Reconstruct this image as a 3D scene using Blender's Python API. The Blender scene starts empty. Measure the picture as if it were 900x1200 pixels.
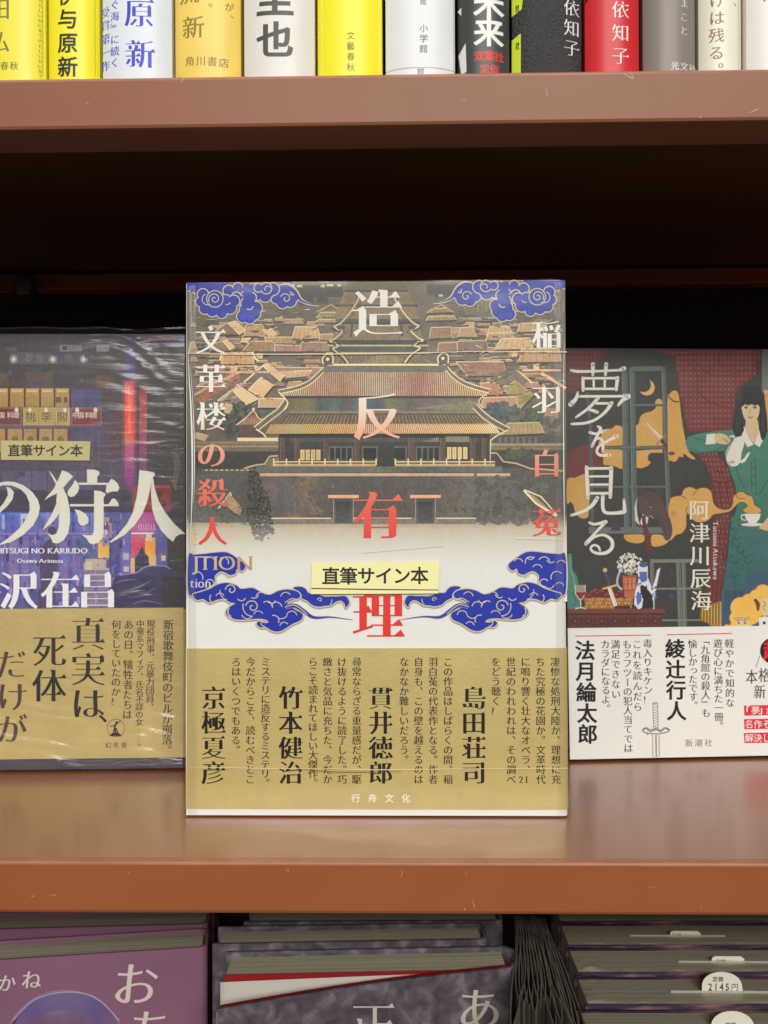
import bpy, bmesh, math, random
import numpy as np
from mathutils import Vector, Matrix, noise as mnoise
from mathutils.geometry import tessellate_polygon, delaunay_2d_cdt

random.seed(7)
SC = bpy.context.scene
COL = SC.collection
R = math.radians

# ------------------------------------------------------------------ camera
CAM_H = 0.1183                       # lens height above the top of the lower shelf (z = 0)
FPX = 1200.0                         # focal length in photo pixels (photo 900 x 1200)
YAW, PITCH, ROLL = R(1.25), R(0.0), R(-0.26)
cam_d = bpy.data.cameras.new('camera')
cam = bpy.data.objects.new('camera', cam_d)
COL.objects.link(cam)
cam_d.sensor_fit = 'VERTICAL'
cam_d.sensor_height = 36.0
cam_d.lens = 36.0 * FPX / 1200.0
cam_d.clip_start = 0.01
cam_d.clip_end = 50
CAM_M = (Matrix.Translation((0, 0, CAM_H)) @ Matrix.Rotation(YAW, 4, 'Z')
         @ Matrix.Rotation(R(90) + PITCH, 4, 'X') @ Matrix.Rotation(ROLL, 4, 'Z'))
cam.matrix_world = CAM_M
SC.camera = cam
cam_d.dof.use_dof = True
cam_d.dof.focus_distance = 0.405
cam_d.dof.aperture_fstop = 20.0


def ray(px, py):
    d = CAM_M.to_3x3() @ Vector(((px - 450.0) / FPX, -(py - 600.0) / FPX, -1.0))
    return d


def P(px, py, Y):
    """point on the plane y = Y seen at photo pixel (px, py)"""
    d = ray(px, py)
    t = Y / d.y
    return Vector((0, 0, CAM_H)) + d * t


def PZ(px, py, z):
    """point on the plane at height z seen at photo pixel"""
    d = ray(px, py)
    t = (z - CAM_H) / d.z
    return Vector((0, 0, CAM_H)) + d * t


# ------------------------------------------------------------------ light
SC.view_settings.view_transform = 'Standard'
SC.view_settings.look = 'None'
SC.view_settings.exposure = 0.0
SC.view_settings.gamma = 1.0
W = bpy.data.worlds.new('World')
SC.world = W
W.use_nodes = True
wn = W.node_tree.nodes
wl = W.node_tree.links
bg = wn['Background']
wtc = wn.new('ShaderNodeTexCoord')
wsx = wn.new('ShaderNodeSeparateXYZ')
wl.new(wtc.outputs['Generated'], wsx.inputs[0])
wr = wn.new('ShaderNodeValToRGB')       # a shop: dim floor, shelves at eye level, white ceiling
wr.color_ramp.elements[0].position = 0.38
wr.color_ramp.elements[0].color = (0.05, 0.045, 0.035, 1)
wr.color_ramp.elements[1].position = 0.85
wr.color_ramp.elements[1].color = (0.60, 0.59, 0.56, 1)
e = wr.color_ramp.elements.new(0.50)
e.color = (0.24, 0.23, 0.21, 1)
e = wr.color_ramp.elements.new(0.60)
e.color = (0.60, 0.59, 0.56, 1)
wma = wn.new('ShaderNodeMath')
wma.operation = 'MULTIPLY_ADD'
wma.inputs[1].default_value = 0.5
wma.inputs[2].default_value = 0.5
wl.new(wsx.outputs['Z'], wma.inputs[0])
wl.new(wma.outputs[0], wr.inputs[0])
wl.new(wr.outputs[0], bg.inputs[0])
bg.inputs[1].default_value = 0.75


def area(name, loc, target, sx, sy, power, col):
    l = bpy.data.lights.new(name, 'AREA')
    l.shape = 'RECTANGLE'
    l.size, l.size_y = sx, sy
    l.energy = power
    l.color = col
    o = bpy.data.objects.new(name, l)
    COL.objects.link(o)
    o.location = loc
    o.rotation_euler = (Vector(target) - Vector(loc)).to_track_quat('-Z', 'Y').to_euler()
    return o


area('ceiling_tube', (-0.25, -0.75, 1.55), (0, 0.4, 0.1), 1.5, 0.22, 8, (1.0, 0.985, 0.94))
area('ceiling_tube', (0.45, -3.6, 1.72), (0, 0.4, 0.1), 2.6, 0.50, 142, (1.0, 0.985, 0.94))


# ------------------------------------------------------------------ helpers
def s2l(c):
    return tuple(((v / 255.0) / 12.92 if v / 255.0 <= 0.04045 else ((v / 255.0 + 0.055) / 1.055) ** 2.4) for v in c[:3])


def new_mat(name):
    m = bpy.data.materials.new(name)
    m.use_nodes = True
    return m, m.node_tree.nodes, m.node_tree.links, m.node_tree.nodes['Principled BSDF']


def plain(name, rgb, rough=0.5, spec=0.5, var=0.08, scale=60.0, bump=0.0, bscale=400.0, coat=0.0, metal=0.0, stretch=(1, 1, 1), crough=0.3):
    """principled colour with a procedural mottling"""
    m, n, l, p = new_mat(name)
    c = s2l(rgb)
    tc = n.new('ShaderNodeTexCoord')
    mp = n.new('ShaderNodeMapping')
    mp.inputs['Scale'].default_value = stretch
    l.new(tc.outputs['Object'], mp.inputs[0])
    nz = n.new('ShaderNodeTexNoise')
    nz.inputs['Scale'].default_value = scale
    nz.inputs['Detail'].default_value = 5
    l.new(mp.outputs[0], nz.inputs['Vector'])
    rp = n.new('ShaderNodeValToRGB')
    rp.color_ramp.elements[0].position = 0.25
    rp.color_ramp.elements[1].position = 0.75
    rp.color_ramp.elements[0].color = tuple(v * (1 - var) for v in c) + (1,)
    rp.color_ramp.elements[1].color = tuple(min(1, v * (1 + var)) for v in c) + (1,)
    l.new(nz.outputs['Fac'], rp.inputs[0])
    l.new(rp.outputs[0], p.inputs['Base Color'])
    p.inputs['Roughness'].default_value = rough
    p.inputs['Specular IOR Level'].default_value = spec
    p.inputs['Coat Weight'].default_value = coat
    p.inputs['Coat Roughness'].default_value = crough
    p.inputs['Metallic'].default_value = metal
    if bump > 0:
        n2 = n.new('ShaderNodeTexNoise')
        n2.inputs['Scale'].default_value = bscale
        n2.inputs['Detail'].default_value = 3
        l.new(mp.outputs[0], n2.inputs['Vector'])
        b = n.new('ShaderNodeBump')
        b.inputs['Strength'].default_value = bump
        b.inputs['Distance'].default_value = 0.001
        l.new(n2.outputs['Fac'], b.inputs['Height'])
        l.new(b.outputs[0], p.inputs['Normal'])
    return m


def print_mat(name, rough=0.4, spec=0.5, mottle=0.0, mscale=250.0, metal=0.0, grain=0.0):
    """ink: colour attribute of the printed shapes, with ink mottling"""
    m, n, l, p = new_mat(name)
    at = n.new('ShaderNodeAttribute')
    at.attribute_name = 'Ink'
    src = at.outputs['Color']
    if mottle > 0:
        tc = n.new('ShaderNodeTexCoord')
        nz = n.new('ShaderNodeTexNoise')
        nz.inputs['Scale'].default_value = mscale
        nz.inputs['Detail'].default_value = 8
        nz.inputs['Roughness'].default_value = 0.65
        l.new(tc.outputs['Object'], nz.inputs['Vector'])
        mr = n.new('ShaderNodeMapRange')
        mr.inputs['From Min'].default_value = 0.25
        mr.inputs['From Max'].default_value = 0.75
        mr.inputs['To Min'].default_value = 1 - mottle
        mr.inputs['To Max'].default_value = 1 + mottle
        l.new(nz.outputs['Fac'], mr.inputs['Value'])
        n2 = n.new('ShaderNodeTexNoise')
        n2.inputs['Scale'].default_value = mscale * 4.5
        n2.inputs['Detail'].default_value = 4
        l.new(tc.outputs['Object'], n2.inputs['Vector'])
        m2 = n.new('ShaderNodeMapRange')
        m2.inputs['From Min'].default_value = 0.3
        m2.inputs['From Max'].default_value = 0.7
        m2.inputs['To Min'].default_value = 1 - mottle * .8
        m2.inputs['To Max'].default_value = 1 + mottle * .8
        l.new(n2.outputs['Fac'], m2.inputs['Value'])
        mm = n.new('ShaderNodeMath')
        mm.operation = 'MULTIPLY'
        l.new(mr.outputs[0], mm.inputs[0])
        l.new(m2.outputs[0], mm.inputs[1])
        mr = mm
        n3 = n.new('ShaderNodeTexNoise')
        n3.inputs['Scale'].default_value = mscale * .35
        l.new(tc.outputs['Object'], n3.inputs['Vector'])
        hs = n.new('ShaderNodeHueSaturation')
        m3 = n.new('ShaderNodeMapRange')
        m3.inputs['To Min'].default_value = 1 - mottle * 1.6
        m3.inputs['To Max'].default_value = 1 + mottle * .8
        l.new(n3.outputs['Fac'], m3.inputs['Value'])
        l.new(m3.outputs[0], hs.inputs['Saturation'])
        # pale paper shows less of the brushwork than the dark paint
        bw = n.new('ShaderNodeRGBToBW')
        l.new(src, bw.inputs[0])
        m4 = n.new('ShaderNodeMapRange')
        m4.inputs['From Min'].default_value = 0.22
        m4.inputs['From Max'].default_value = 0.60
        m4.inputs['To Min'].default_value = 1.0
        m4.inputs['To Max'].default_value = 0.10
        l.new(bw.outputs[0], m4.inputs['Value'])
        mx = n.new('ShaderNodeMix')
        mx.inputs['A'].default_value = 1.0
        l.new(m4.outputs[0], mx.inputs['Factor'])
        l.new(mr.outputs[0], mx.inputs['B'])
        l.new(mx.outputs['Result'], hs.inputs['Value'])
        l.new(src, hs.inputs['Color'])
        src = hs.outputs[0]
    l.new(src, p.inputs['Base Color'])
    p.inputs['Roughness'].default_value = rough
    p.inputs['Specular IOR Level'].default_value = spec
    p.inputs['Metallic'].default_value = metal
    return m


M_INK = print_mat('printing_ink', 0.42, 0.3)
M_ART = print_mat('painted_print', 0.42, 0.3, 0.27, 300.0)
M_ART2 = print_mat('flat_colour_print', 0.47, 0.3, 0.12, 240.0)


def film_mat(name, base=0.05, gain=0.5, rough=0.12, bump=0.3, stretch=(20, 1, 160), haze=0.0):
    m, n, l, p = new_mat(name)
    n.remove(p)
    out = n['Material Output']
    tr = n.new('ShaderNodeBsdfTransparent')
    gl = n.new('ShaderNodeBsdfGlossy')
    gl.inputs['Roughness'].default_value = rough
    lw = n.new('ShaderNodeLayerWeight')
    lw.inputs['Blend'].default_value = 0.25
    ma = n.new('ShaderNodeMath')
    ma.operation = 'MULTIPLY_ADD'
    ma.inputs[1].default_value = gain
    ma.inputs[2].default_value = base
    l.new(lw.outputs['Fresnel'], ma.inputs[0])
    tc = n.new('ShaderNodeTexCoord')
    mp = n.new('ShaderNodeMapping')
    mp.inputs['Scale'].default_value = stretch
    l.new(tc.outputs['Object'], mp.inputs[0])
    nz = n.new('ShaderNodeTexNoise')
    nz.inputs['Scale'].default_value = 1.0
    nz.inputs['Detail'].default_value = 4
    nz.inputs['Distortion'].default_value = 0.4
    l.new(mp.outputs[0], nz.inputs['Vector'])
    b = n.new('ShaderNodeBump')
    b.inputs['Strength'].default_value = bump
    b.inputs['Distance'].default_value = 0.001
    l.new(nz.outputs['Fac'], b.inputs['Height'])
    l.new(b.outputs[0], gl.inputs['Normal'])
    mx = n.new('ShaderNodeMixShader')
    l.new(ma.outputs[0], mx.inputs[0])
    l.new(tr.outputs[0], mx.inputs[1])
    l.new(gl.outputs[0], mx.inputs[2])
    last = mx
    if haze > 0:
        df = n.new('ShaderNodeBsdfDiffuse')
        df.inputs['Color'].default_value = (0.8, 0.8, 0.8, 1)
        m2 = n.new('ShaderNodeMixShader')
        m2.inputs[0].default_value = haze
        l.new(mx.outputs[0], m2.inputs[1])
        l.new(df.outputs[0], m2.inputs[2])
        last = m2
    l.new(last.outputs[0], out.inputs['Surface'])
    return m


def link(name, me, mat, parent=None, smooth=False):
    if mat is not None:
        me.materials.append(mat)
    if smooth:
        for p in me.polygons:
            p.use_smooth = True
    o = bpy.data.objects.new(name, me)
    COL.objects.link(o)
    if parent is not None:
        o.parent = parent
    return o


def mesh_of(name, verts, faces, mat, parent=None, smooth=False):
    me = bpy.data.meshes.new(name)
    me.from_pydata([tuple(v) for v in verts], [], faces)
    me.update()
    return link(name, me, mat, parent, smooth)


def bm_obj(name, bm, mat, parent=None, smooth=False, bevel=0.0, seg=2):
    if bevel > 0:
        bmesh.ops.bevel(bm, geom=bm.edges[:], offset=bevel, segments=seg, profile=0.5, affect='EDGES')
    bmesh.ops.recalc_face_normals(bm, faces=bm.faces[:])
    me = bpy.data.meshes.new(name)
    bm.to_mesh(me)
    bm.free()
    return link(name, me, mat, parent, smooth)


def add_box(bm, x0, x1, y0, y1, z0, z1):
    vs = [bm.verts.new(c) for c in ((x0, y0, z0), (x1, y0, z0), (x1, y1, z0), (x0, y1, z0),
                                    (x0, y0, z1), (x1, y0, z1), (x1, y1, z1), (x0, y1, z1))]
    for f in ((0, 1, 5, 4), (1, 2, 6, 5), (2, 3, 7, 6), (3, 0, 4, 7), (4, 5, 6, 7), (3, 2, 1, 0)):
        bm.faces.new([vs[i] for i in f])


def box(name, x0, x1, y0, y1, z0, z1, mat, parent=None, bevel=0.0, smooth=False, seg=2):
    bm = bmesh.new()
    add_box(bm, x0, x1, y0, y1, z0, z1)
    return bm_obj(name, bm, mat, parent, smooth, bevel, seg)


def prism(name, outline, z0, z1, mat, parent=None, smooth=False, bevel=0.0):
    """plan outline (x, y) extruded in z"""
    bm = bmesh.new()
    lo = [bm.verts.new((x, y, z0)) for x, y in outline]
    hi = [bm.verts.new((x, y, z1)) for x, y in outline]
    n = len(outline)
    for i in range(n):
        j = (i + 1) % n
        bm.faces.new((lo[i], lo[j], hi[j], hi[i]))
    tris = tessellate_polygon([[Vector((x, y, 0)) for x, y in outline]])
    for t in tris:
        for ring in (hi, lo):
            try:
                bm.faces.new([ring[k] for k in t])
            except ValueError:
                pass
    if bevel > 0:
        es = [e_ for e_ in bm.edges if len(e_.link_faces) == 2 and e_.calc_face_angle(0) > 0.6]
        bmesh.ops.bevel(bm, geom=es, offset=bevel, segments=2, profile=0.5, affect='EDGES')
    return bm_obj(name, bm, mat, parent, smooth)


def thing(name, label, cat, loc=(0, 0, 0), rz=0.0, lean=0.0, group=None):
    o = bpy.data.objects.new(name, None)
    o.empty_display_size = 0.02
    COL.objects.link(o)
    o.location = loc
    o.rotation_euler = (lean, 0, rz)
    o['label'] = label
    o['category'] = cat
    if group:
        o['group'] = group
    return o


def homography(src, dst):
    A, b = [], []
    for (x, y), (u, v) in zip(src, dst):
        A.append([x, y, 1, 0, 0, 0, -u * x, -u * y]); b.append(u)
        A.append([0, 0, 0, x, y, 1, -v * x, -v * y]); b.append(v)
    h = np.linalg.solve(np.array(A, float), np.array(b, float))
    H = np.append(h, 1).reshape(3, 3)

    def f(p):
        p = np.asarray(p, float).reshape(-1, 2)
        q = np.c_[p, np.ones(len(p))] @ H.T
        return q[:, :2] / q[:, 2:3]
    return f


# ------------------------------------------------------------------ glyphs
_raw = {}


def raw_glyph(ch):
    if ch in _raw:
        return _raw[ch]
    c = bpy.data.curves.new('glyph', 'FONT')
    c.body = ch
    c.size = 1
    o = bpy.data.objects.new('glyph', c)
    COL.objects.link(o)
    dg = bpy.context.evaluated_depsgraph_get()
    cu = o.evaluated_get(dg).to_curve(dg)
    rings = []
    for s in cu.splines:
        bp = s.bezier_points
        n = len(bp)
        pts = []
        for i in range(n):
            a, b = bp[i], bp[(i + 1) % n]
            p0, p1, p2, p3 = [np.array(v[:2]) for v in (a.co, a.handle_right, b.handle_left, b.co)]
            ch_ = p3 - p0
            L = np.hypot(*ch_)
            if L < 1e-5:
                continue
            dv = max(abs(ch_[0] * (q - p0)[1] - ch_[1] * (q - p0)[0]) / L for q in (p1, p2))
            k = 1 if dv < 0.004 else (4 if L > 0.12 else 2)
            for t in range(k):
                t = t / k
                pts.append((1 - t) ** 3 * p0 + 3 * t * (1 - t) ** 2 * p1 + 3 * t * t * (1 - t) * p2 + t ** 3 * p3)
        q = []
        for p in pts:
            if not q or np.hypot(*(p - q[-1])) > 0.004:
                q.append(p)
        while len(q) > 2 and np.hypot(*(q[0] - q[-1])) < 0.004:
            q.pop()
        if len(q) > 2:
            rings.append(np.array(q))
    o.evaluated_get(dg).to_curve_clear()
    bpy.data.objects.remove(o)
    bpy.data.curves.remove(c)
    adv = max((r[:, 0].max() for r in rings), default=0.25) + 0.06
    _raw[ch] = (rings, adv)
    return _raw[ch]


STY = {  # thin horizontals (a), fat verticals (b), triangular stroke ends (u)
    'title': (0.022, 0.036, 1.45), 'mincho': (0.022, 0.002, 0.9), 'mincho_bold': (0.020, 0.020, 1.15), 'mincho_heavy': (0.017, 0.030, 1.2),
    'thin_serif': (0.022, -0.004, 1.0), 'serif': (0.016, 0.012, 1.0), 'serif_bold': (0.008, 0.026, 1.0),
    'gothic': (-0.004, 0.004, 0), 'bold': (-0.020, 0.022, 0), 'heavy': (-0.020, 0.032, 0), 'light': (0.012, -0.012, 0),
    'brush': (0.012, 0.012, 0.7), 'fine': (0.006, 0.013, 0.7)}
_gl = {}


def glyph(ch, sty):
    key = (ch, sty)
    if key in _gl:
        return _gl[key]
    rings, adv = raw_glyph(ch)
    a, b, u = STY[sty]
    out = []
    for r in rings:
        n = len(r)
        d = np.roll(r, -1, 0) - r
        L = np.hypot(d[:, 0], d[:, 1])
        t = d / L[:, None]
        nm = np.c_[t[:, 1], -t[:, 0]]
        off = b * nm[:, 0] ** 2 - a * nm[:, 1] ** 2
        nr = r.copy()
        for i in range(n):
            n1, n2, o1, o2 = nm[i - 1], nm[i], off[i - 1], off[i]
            det = n1[0] * n2[1] - n1[1] * n2[0]
            if abs(det) > 0.25:
                v = np.array([(o1 * n2[1] - o2 * n1[1]) / det, (n1[0] * o2 - n2[0] * o1) / det])
            else:
                m = n1 + n2
                lm = np.hypot(*m)
                v = m / lm * (o1 + o2) / 2 if lm > 0.3 else np.zeros(2)
            lv = np.hypot(*v)
            if lv > 0.05:
                v *= 0.05 / lv
            nr[i] = r[i] + v
        out.append(nr)
        if u > 0:
            asc = ord(ch) < 128
            for i in range(n):
                p, q = i - 1, (i + 1) % n
                T = nr[q]
                if asc:
                    if abs(nm[i][1]) > 0.95 and 0.04 < L[i] < 0.16 and abs(t[p][1]) > 0.9 and abs(t[q][1]) > 0.9 and L[p] > .12 and L[q] > .12:
                        x0, x1 = sorted((nr[i][0], T[0]))
                        y = (nr[i][1] + T[1]) / 2
                        s = 0.028 if nm[i][1] < 0 else -0.028
                        ys = sorted((y, y + s))
                        out.append(np.array([(x0 - .055, ys[0]), (x1 + .055, ys[0]), (x1 + .055, ys[1]), (x0 - .055, ys[1])]))
                    continue
                if ord(ch) < 0x3100:
                    continue
                if nm[i][0] > 0.93 and 0.035 < L[i] < 0.1 and t[p][0] > 0.95 and t[q][0] < -0.95 and L[p] > .1 and L[q] > .1:
                    out.append(np.array([(T[0] - .135 * u, T[1]), (T[0] + .005, T[1] - (T[1] - nr[i][1])), (T[0] - .05 * u, T[1] + .075 * u)]))
                elif nm[i][0] > 0.95 and nm[q][1] > 0.95 and L[i] > .12 and L[q] > .12:
                    out.append(np.array([(T[0] - .13 * u, T[1] - .002), (T[0] + .0, T[1] - .03), (T[0] - .035 * u, T[1] + .055 * u)]))
                elif nm[i][1] > 0.93 and 0.04 < L[i] < 0.11 and t[p][1] > 0.9 and t[q][1] < -0.9 and L[p] > .1 and L[q] > .1:
                    x0, x1 = T[0], nr[i][0]
                    out.append(np.array([(x0 - .03 * u, T[1] + .012), (x0, T[1] - .06), (x1, T[1])]))
    # triangulate with non-zero winding
    vs, es, segs = [], [], []
    for r in out:
        k = len(vs)
        n = len(r)
        vs += [Vector((float(x), float(y))) for x, y in r]
        es += [(k + i, k + (i + 1) % n) for i in range(n)]
        segs.append(np.c_[r, np.roll(r, -1, 0)])
    if not vs:
        _gl[key] = (np.zeros((0, 2)), [], adv)
        return _gl[key]
    V, E_, F, _, _, _ = delaunay_2d_cdt(vs, es, [], 0, 1e-5)
    V = np.array([v[:] for v in V])
    F = [f for f in F if len(f) == 3]
    S = np.concatenate(segs)
    cen = np.array([V[list(f)].mean(0) for f in F])
    y0, y1 = S[:, 1][None], S[:, 3][None]
    x0, x1 = S[:, 0][None], S[:, 2][None]
    cy, cx = cen[:, 1:2], cen[:, 0:1]
    up = (y0 <= cy) & (y1 > cy)
    dn = (y1 <= cy) & (y0 > cy)
    with np.errstate(divide='ignore', invalid='ignore'):
        xi = x0 + (cy - y0) / (y1 - y0) * (x1 - x0)
    right = xi > cx
    wnd = (up & right).sum(1) - (dn & right).sum(1)
    keep = [f for f, w in zip(F, wnd) if w != 0]
    _gl[key] = (V, keep, adv)
    return _gl[key]


def catmull(pts, k=6, closed=False):
    p = [np.array(q, float) for q in pts]
    n = len(p)
    out = []
    rng = range(n) if closed else range(n - 1)
    for i in rng:
        p0 = p[(i - 1) % n] if closed or i > 0 else p[0]
        p1, p2 = p[i], p[(i + 1) % n]
        p3 = p[(i + 2) % n] if closed or i + 2 < n else p[-1]
        for j in range(k):
            t = j / k
            out.append(0.5 * ((2 * p1) + (-p0 + p2) * t + (2 * p0 - 5 * p1 + 4 * p2 - p3) * t * t + (-p0 + 3 * p1 - 3 * p2 + p3) * t ** 3))
    if not closed:
        out.append(p[-1])
    return np.array(out)


STEP = 0.08e-6


class Art:
    """printed shapes given in photo pixels, mapped to the local plane of a cover"""

    def __init__(s, fmap, lift=5e-5, tint=None, bend=None, cuts=None):
        s.f, s.lift, s.tint, s.bend, s.cuts = fmap, lift, tint, bend, cuts
        s.V, s.C, s.T, s.n = [], [], [], 0
        s.hold = False

    def tris(s, pts, tri, col):
        pts = np.asarray(pts, float)
        if callable(col):
            cs = [s2l(col(x, y)) for x, y in pts]
        else:
            cs = [s2l(col)] * len(pts)
        if s.tint:
            cs = [s.tint(c, x, y) for c, (x, y) in zip(cs, pts)]
        uv = s.f(pts)
        k = sum(len(v) for v in s.V)
        y = np.full(len(uv), -(s.lift + s.n * STEP))
        if s.bend is not None:
            y = y + np.array([s.bend(u) for u in uv[:, 0]])
        s.V.append(np.c_[uv[:, 0], y, uv[:, 1]])
        s.C += cs
        s.T += [tuple(k + i for i in t) for t in tri]
        if not s.hold:
            s.n += 1

    def poly(s, pts, col, smooth=0):
        if smooth:
            pts = catmull(pts, smooth, True)
        tri = tessellate_polygon([[Vector((x, y, 0)) for x, y in pts]])
        s.tris(pts, tri, col)

    def rect(s, x0, y0, x1, y1, col, nx=1, ny=1):
        pts, tri = [], []
        for j in range(ny + 1):
            for i in range(nx + 1):
                pts.append((x0 + (x1 - x0) * i / nx, y0 + (y1 - y0) * j / ny))
        for j in range(ny):
            for i in range(nx):
                a = j * (nx + 1) + i
                tri += [(a, a + 1, a + nx + 2), (a, a + nx + 2, a + nx + 1)]
        s.tris(pts, tri, col)

    def quad(s, a, b, c, d, col, nx=1, ny=1):
        a, b, c, d = [np.array(q, float) for q in (a, b, c, d)]
        pts, tri = [], []
        for j in range(ny + 1):
            for i in range(nx + 1):
                u, v = i / nx, j / ny
                pts.append((a * (1 - u) + b * u) * (1 - v) + (d * (1 - u) + c * u) * v)
        for j in range(ny):
            for i in range(nx):
                k = j * (nx + 1) + i
                tri += [(k, k + 1, k + nx + 2), (k, k + nx + 2, k + nx + 1)]
        s.tris(pts, tri, col)

    def disc(s, x, y, rx, col, ry=None, k=20, a0=0, a1=360):
        ry = ry or rx
        pts = [(x, y)] + [(x + rx * math.cos(R(a0 + (a1 - a0) * i / k)), y + ry * math.sin(R(a0 + (a1 - a0) * i / k))) for i in range(k + 1)]
        s.tris(pts, [(0, i, i + 1) for i in range(1, k + 1)], col)

    def line(s, pts, w, col, smooth=0, caps=False):
        """ribbon; w one width or one per point"""
        pts = np.asarray(pts, float)
        ws = np.full(len(pts), w, float) if np.isscalar(w) else np.asarray(w, float)
        if smooth:
            q = catmull(np.c_[pts, ws], smooth)
            pts, ws = q[:, :2], np.maximum(q[:, 2], 0.05)
        d = np.gradient(pts, axis=0) if len(pts) > 2 else np.array([pts[1] - pts[0]] * 2)
        if not smooth and len(pts) > 2:
            sg = np.diff(pts, axis=0)
            sg /= np.hypot(sg[:, 0], sg[:, 1])[:, None] + 1e-9
            d = np.vstack([sg[:1], sg[:-1] + sg[1:], sg[-1:]])
        d = d / (np.hypot(d[:, 0], d[:, 1])[:, None] + 1e-9)
        nrm = np.c_[-d[:, 1], d[:, 0]] * ws[:, None] / 2
        A, B = pts + nrm, pts - nrm
        n = len(pts)
        tri = []
        for i in range(n - 1):
            tri += [(i, i + 1, n + i + 1), (i, n + i + 1, n + i)]
        s.tris(np.vstack([A, B]), tri, col)
        if caps:
            s.n -= not s.hold
            s.disc(pts[0][0], pts[0][1], ws[0] / 2, col, k=10)
            s.n -= not s.hold
            s.disc(pts[-1][0], pts[-1][1], ws[-1] / 2, col, k=10)

    def char(s, ch, x, y, size, col, sty='mincho', rot=0.0, sx=1.0, shear=0.0):
        """one glyph centred (its em box) on pixel x, y"""
        V, F, adv = glyph(ch, sty)
        if not len(F):
            return
        p = V - np.array([0.5, 0.38])
        if rot:
            c_, s_ = math.cos(rot), math.sin(rot)
            p = p @ np.array([[c_, s_], [-s_, c_]])
        q = np.c_[x + (p[:, 0] + shear * p[:, 1]) * size * sx, y - p[:, 1] * size]
        s.tris(q, F, col)
        s.n -= not s.hold

    def column(s, text, x, y, pitch, size, col, sty='mincho', dx=0.0, sx=1.0):
        """vertical writing; y = centre of the first character; dx = drift per character"""
        for i, ch in enumerate(text):
            cx, cy = x + dx * i, y + pitch * i
            if ch in '、。':
                s.char(ch, cx + size * .58, cy - size * .58, size, col, sty)
            elif ch in 'ーー…「」（）『』':
                s.char(ch, cx, cy, size, col, 'gothic' if ch == 'ー' else sty, rot=-math.pi / 2)
            elif ch in 'っゃゅょァィゥェォッャュョ':
                s.char(ch, cx + size * .08, cy - size * .08, size, col, sty)
            elif ch != ' ':
                s.char(ch, cx, cy, size, col, sty, sx=sx)
        s.n += 1

    def row(s, text, x, y, pitch, size, col, sty='mincho', dy=0.0, sx=1.0):
        for i, ch in enumerate(text):
            if ch != ' ':
                s.char(ch, x + pitch * i, y + dy * i, size, col, sty, sx=sx)
        s.n += 1

    def latin(s, text, x0, x1, base, size, col, sty='serif', vertical=False):
        """proportional latin text fitted between x0 and x1 on a baseline (or top-down when vertical)"""
        tot = sum(0.28 if c == ' ' else glyph(c, sty)[2] for c in text)
        k = (x1 - x0) / (tot * size)
        pen = 0.0
        for c in text:
            if c == ' ':
                pen += 0.28
                continue
            V, F, adv = glyph(c, sty)
            px = x0 + (pen + V[:, 0]) * size * k
            if vertical:
                q = np.c_[base + V[:, 1] * size, px]
            else:
                q = np.c_[px, base - V[:, 1] * size]
            s.tris(q, F, col)
            s.n -= not s.hold
            pen += adv
        s.n += 1

    def build(s, name, mat, parent):
        me = bpy.data.meshes.new(name)
        V = np.concatenate(s.V)
        me.from_pydata(V.tolist(), [], s.T)
        at = me.attributes.new('Ink', 'FLOAT_COLOR', 'POINT')
        c = np.c_[np.clip(np.array(s.C), 0, 1), np.ones(len(s.C))].astype(np.float32)
        at.data.foreach_set('color', c.ravel())
        # all prints face outward (-y)
        bm = bmesh.new()
        bm.from_mesh(me)
        if s.cuts is not None:                   # follow the faceted curve of a rounded spine
            for u in s.cuts[0][1:-1]:
                bmesh.ops.bisect_plane(bm, geom=bm.verts[:] + bm.edges[:] + bm.faces[:], plane_co=(float(u), 0, 0), plane_no=(1, 0, 0), dist=1e-7)
            for v in bm.verts:
                v.co.y += float(np.interp(v.co.x, s.cuts[0], s.cuts[1]))
        bm.normal_update()
        fl = [f for f in bm.faces if f.normal.y > 0]
        bmesh.ops.reverse_faces(bm, faces=fl)
        bm.to_mesh(me)
        bm.free()
        return link(name, me, mat, parent)


def in_poly(x, y, poly):
    c = False
    n = len(poly)
    for i in range(n):
        x0, y0 = poly[i]
        x1, y1 = poly[i - 1]
        if (y0 > y) != (y1 > y) and x < (x1 - x0) * (y - y0) / (y1 - y0) + x0:
            c = not c
    return c


def lerp(a, b, t):
    t = max(0.0, min(1.0, t))
    return tuple(p + (q - p) * t for p, q in zip(a, b))


def ramp(v, stops):
    if v <= stops[0][0]:
        return stops[0][1]
    for (a, ca), (b, cb) in zip(stops, stops[1:]):
        if v <= b:
            return lerp(ca, cb, (v - a) / (b - a))
    return stops[-1][1]

# ------------------------------------------------------------------ materials
M_STEEL = plain('brown_enamel', (150, 86, 49), 0.34, 0.5, 0.06, 14, 0.03, 900, coat=0.62, crough=0.18)
M_STEEL2 = plain('brown_enamel_upper', (138, 85, 58), 0.48, 0.32, 0.06, 14, 0.03, 900, coat=0.04, crough=0.3)  # same enamel; the light's colour cast on the upper lip put into its base
M_BACK = plain('shaded_back_panel', (34, 24, 20), 0.6, 0.3)  # deep shade behind the books put into a near-black panel colour
M_CLIP = plain('dull_steel', (92, 90, 84), 0.4, 0.5, 0.1, metal=0.6)
M_PAPER = plain('white_jacket_paper', (233, 231, 226), 0.42, 0.4, 0.02, 30)
M_PAGES = plain('page_edges', (205, 196, 168), 0.8, 0.2, 0.10, 1.0, 0.35, 1.0, stretch=(8, 2600, 60))
M_GOLD = plain('gold_band_paper', (196, 176, 112), 0.40, 0.5, 0.07, 90, 0.10, 700, coat=0.1, metal=0.10)
M_LABEL = plain('pale_yellow_label', (240, 234, 172), 0.5, 0.3, 0.03, 80)
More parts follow.
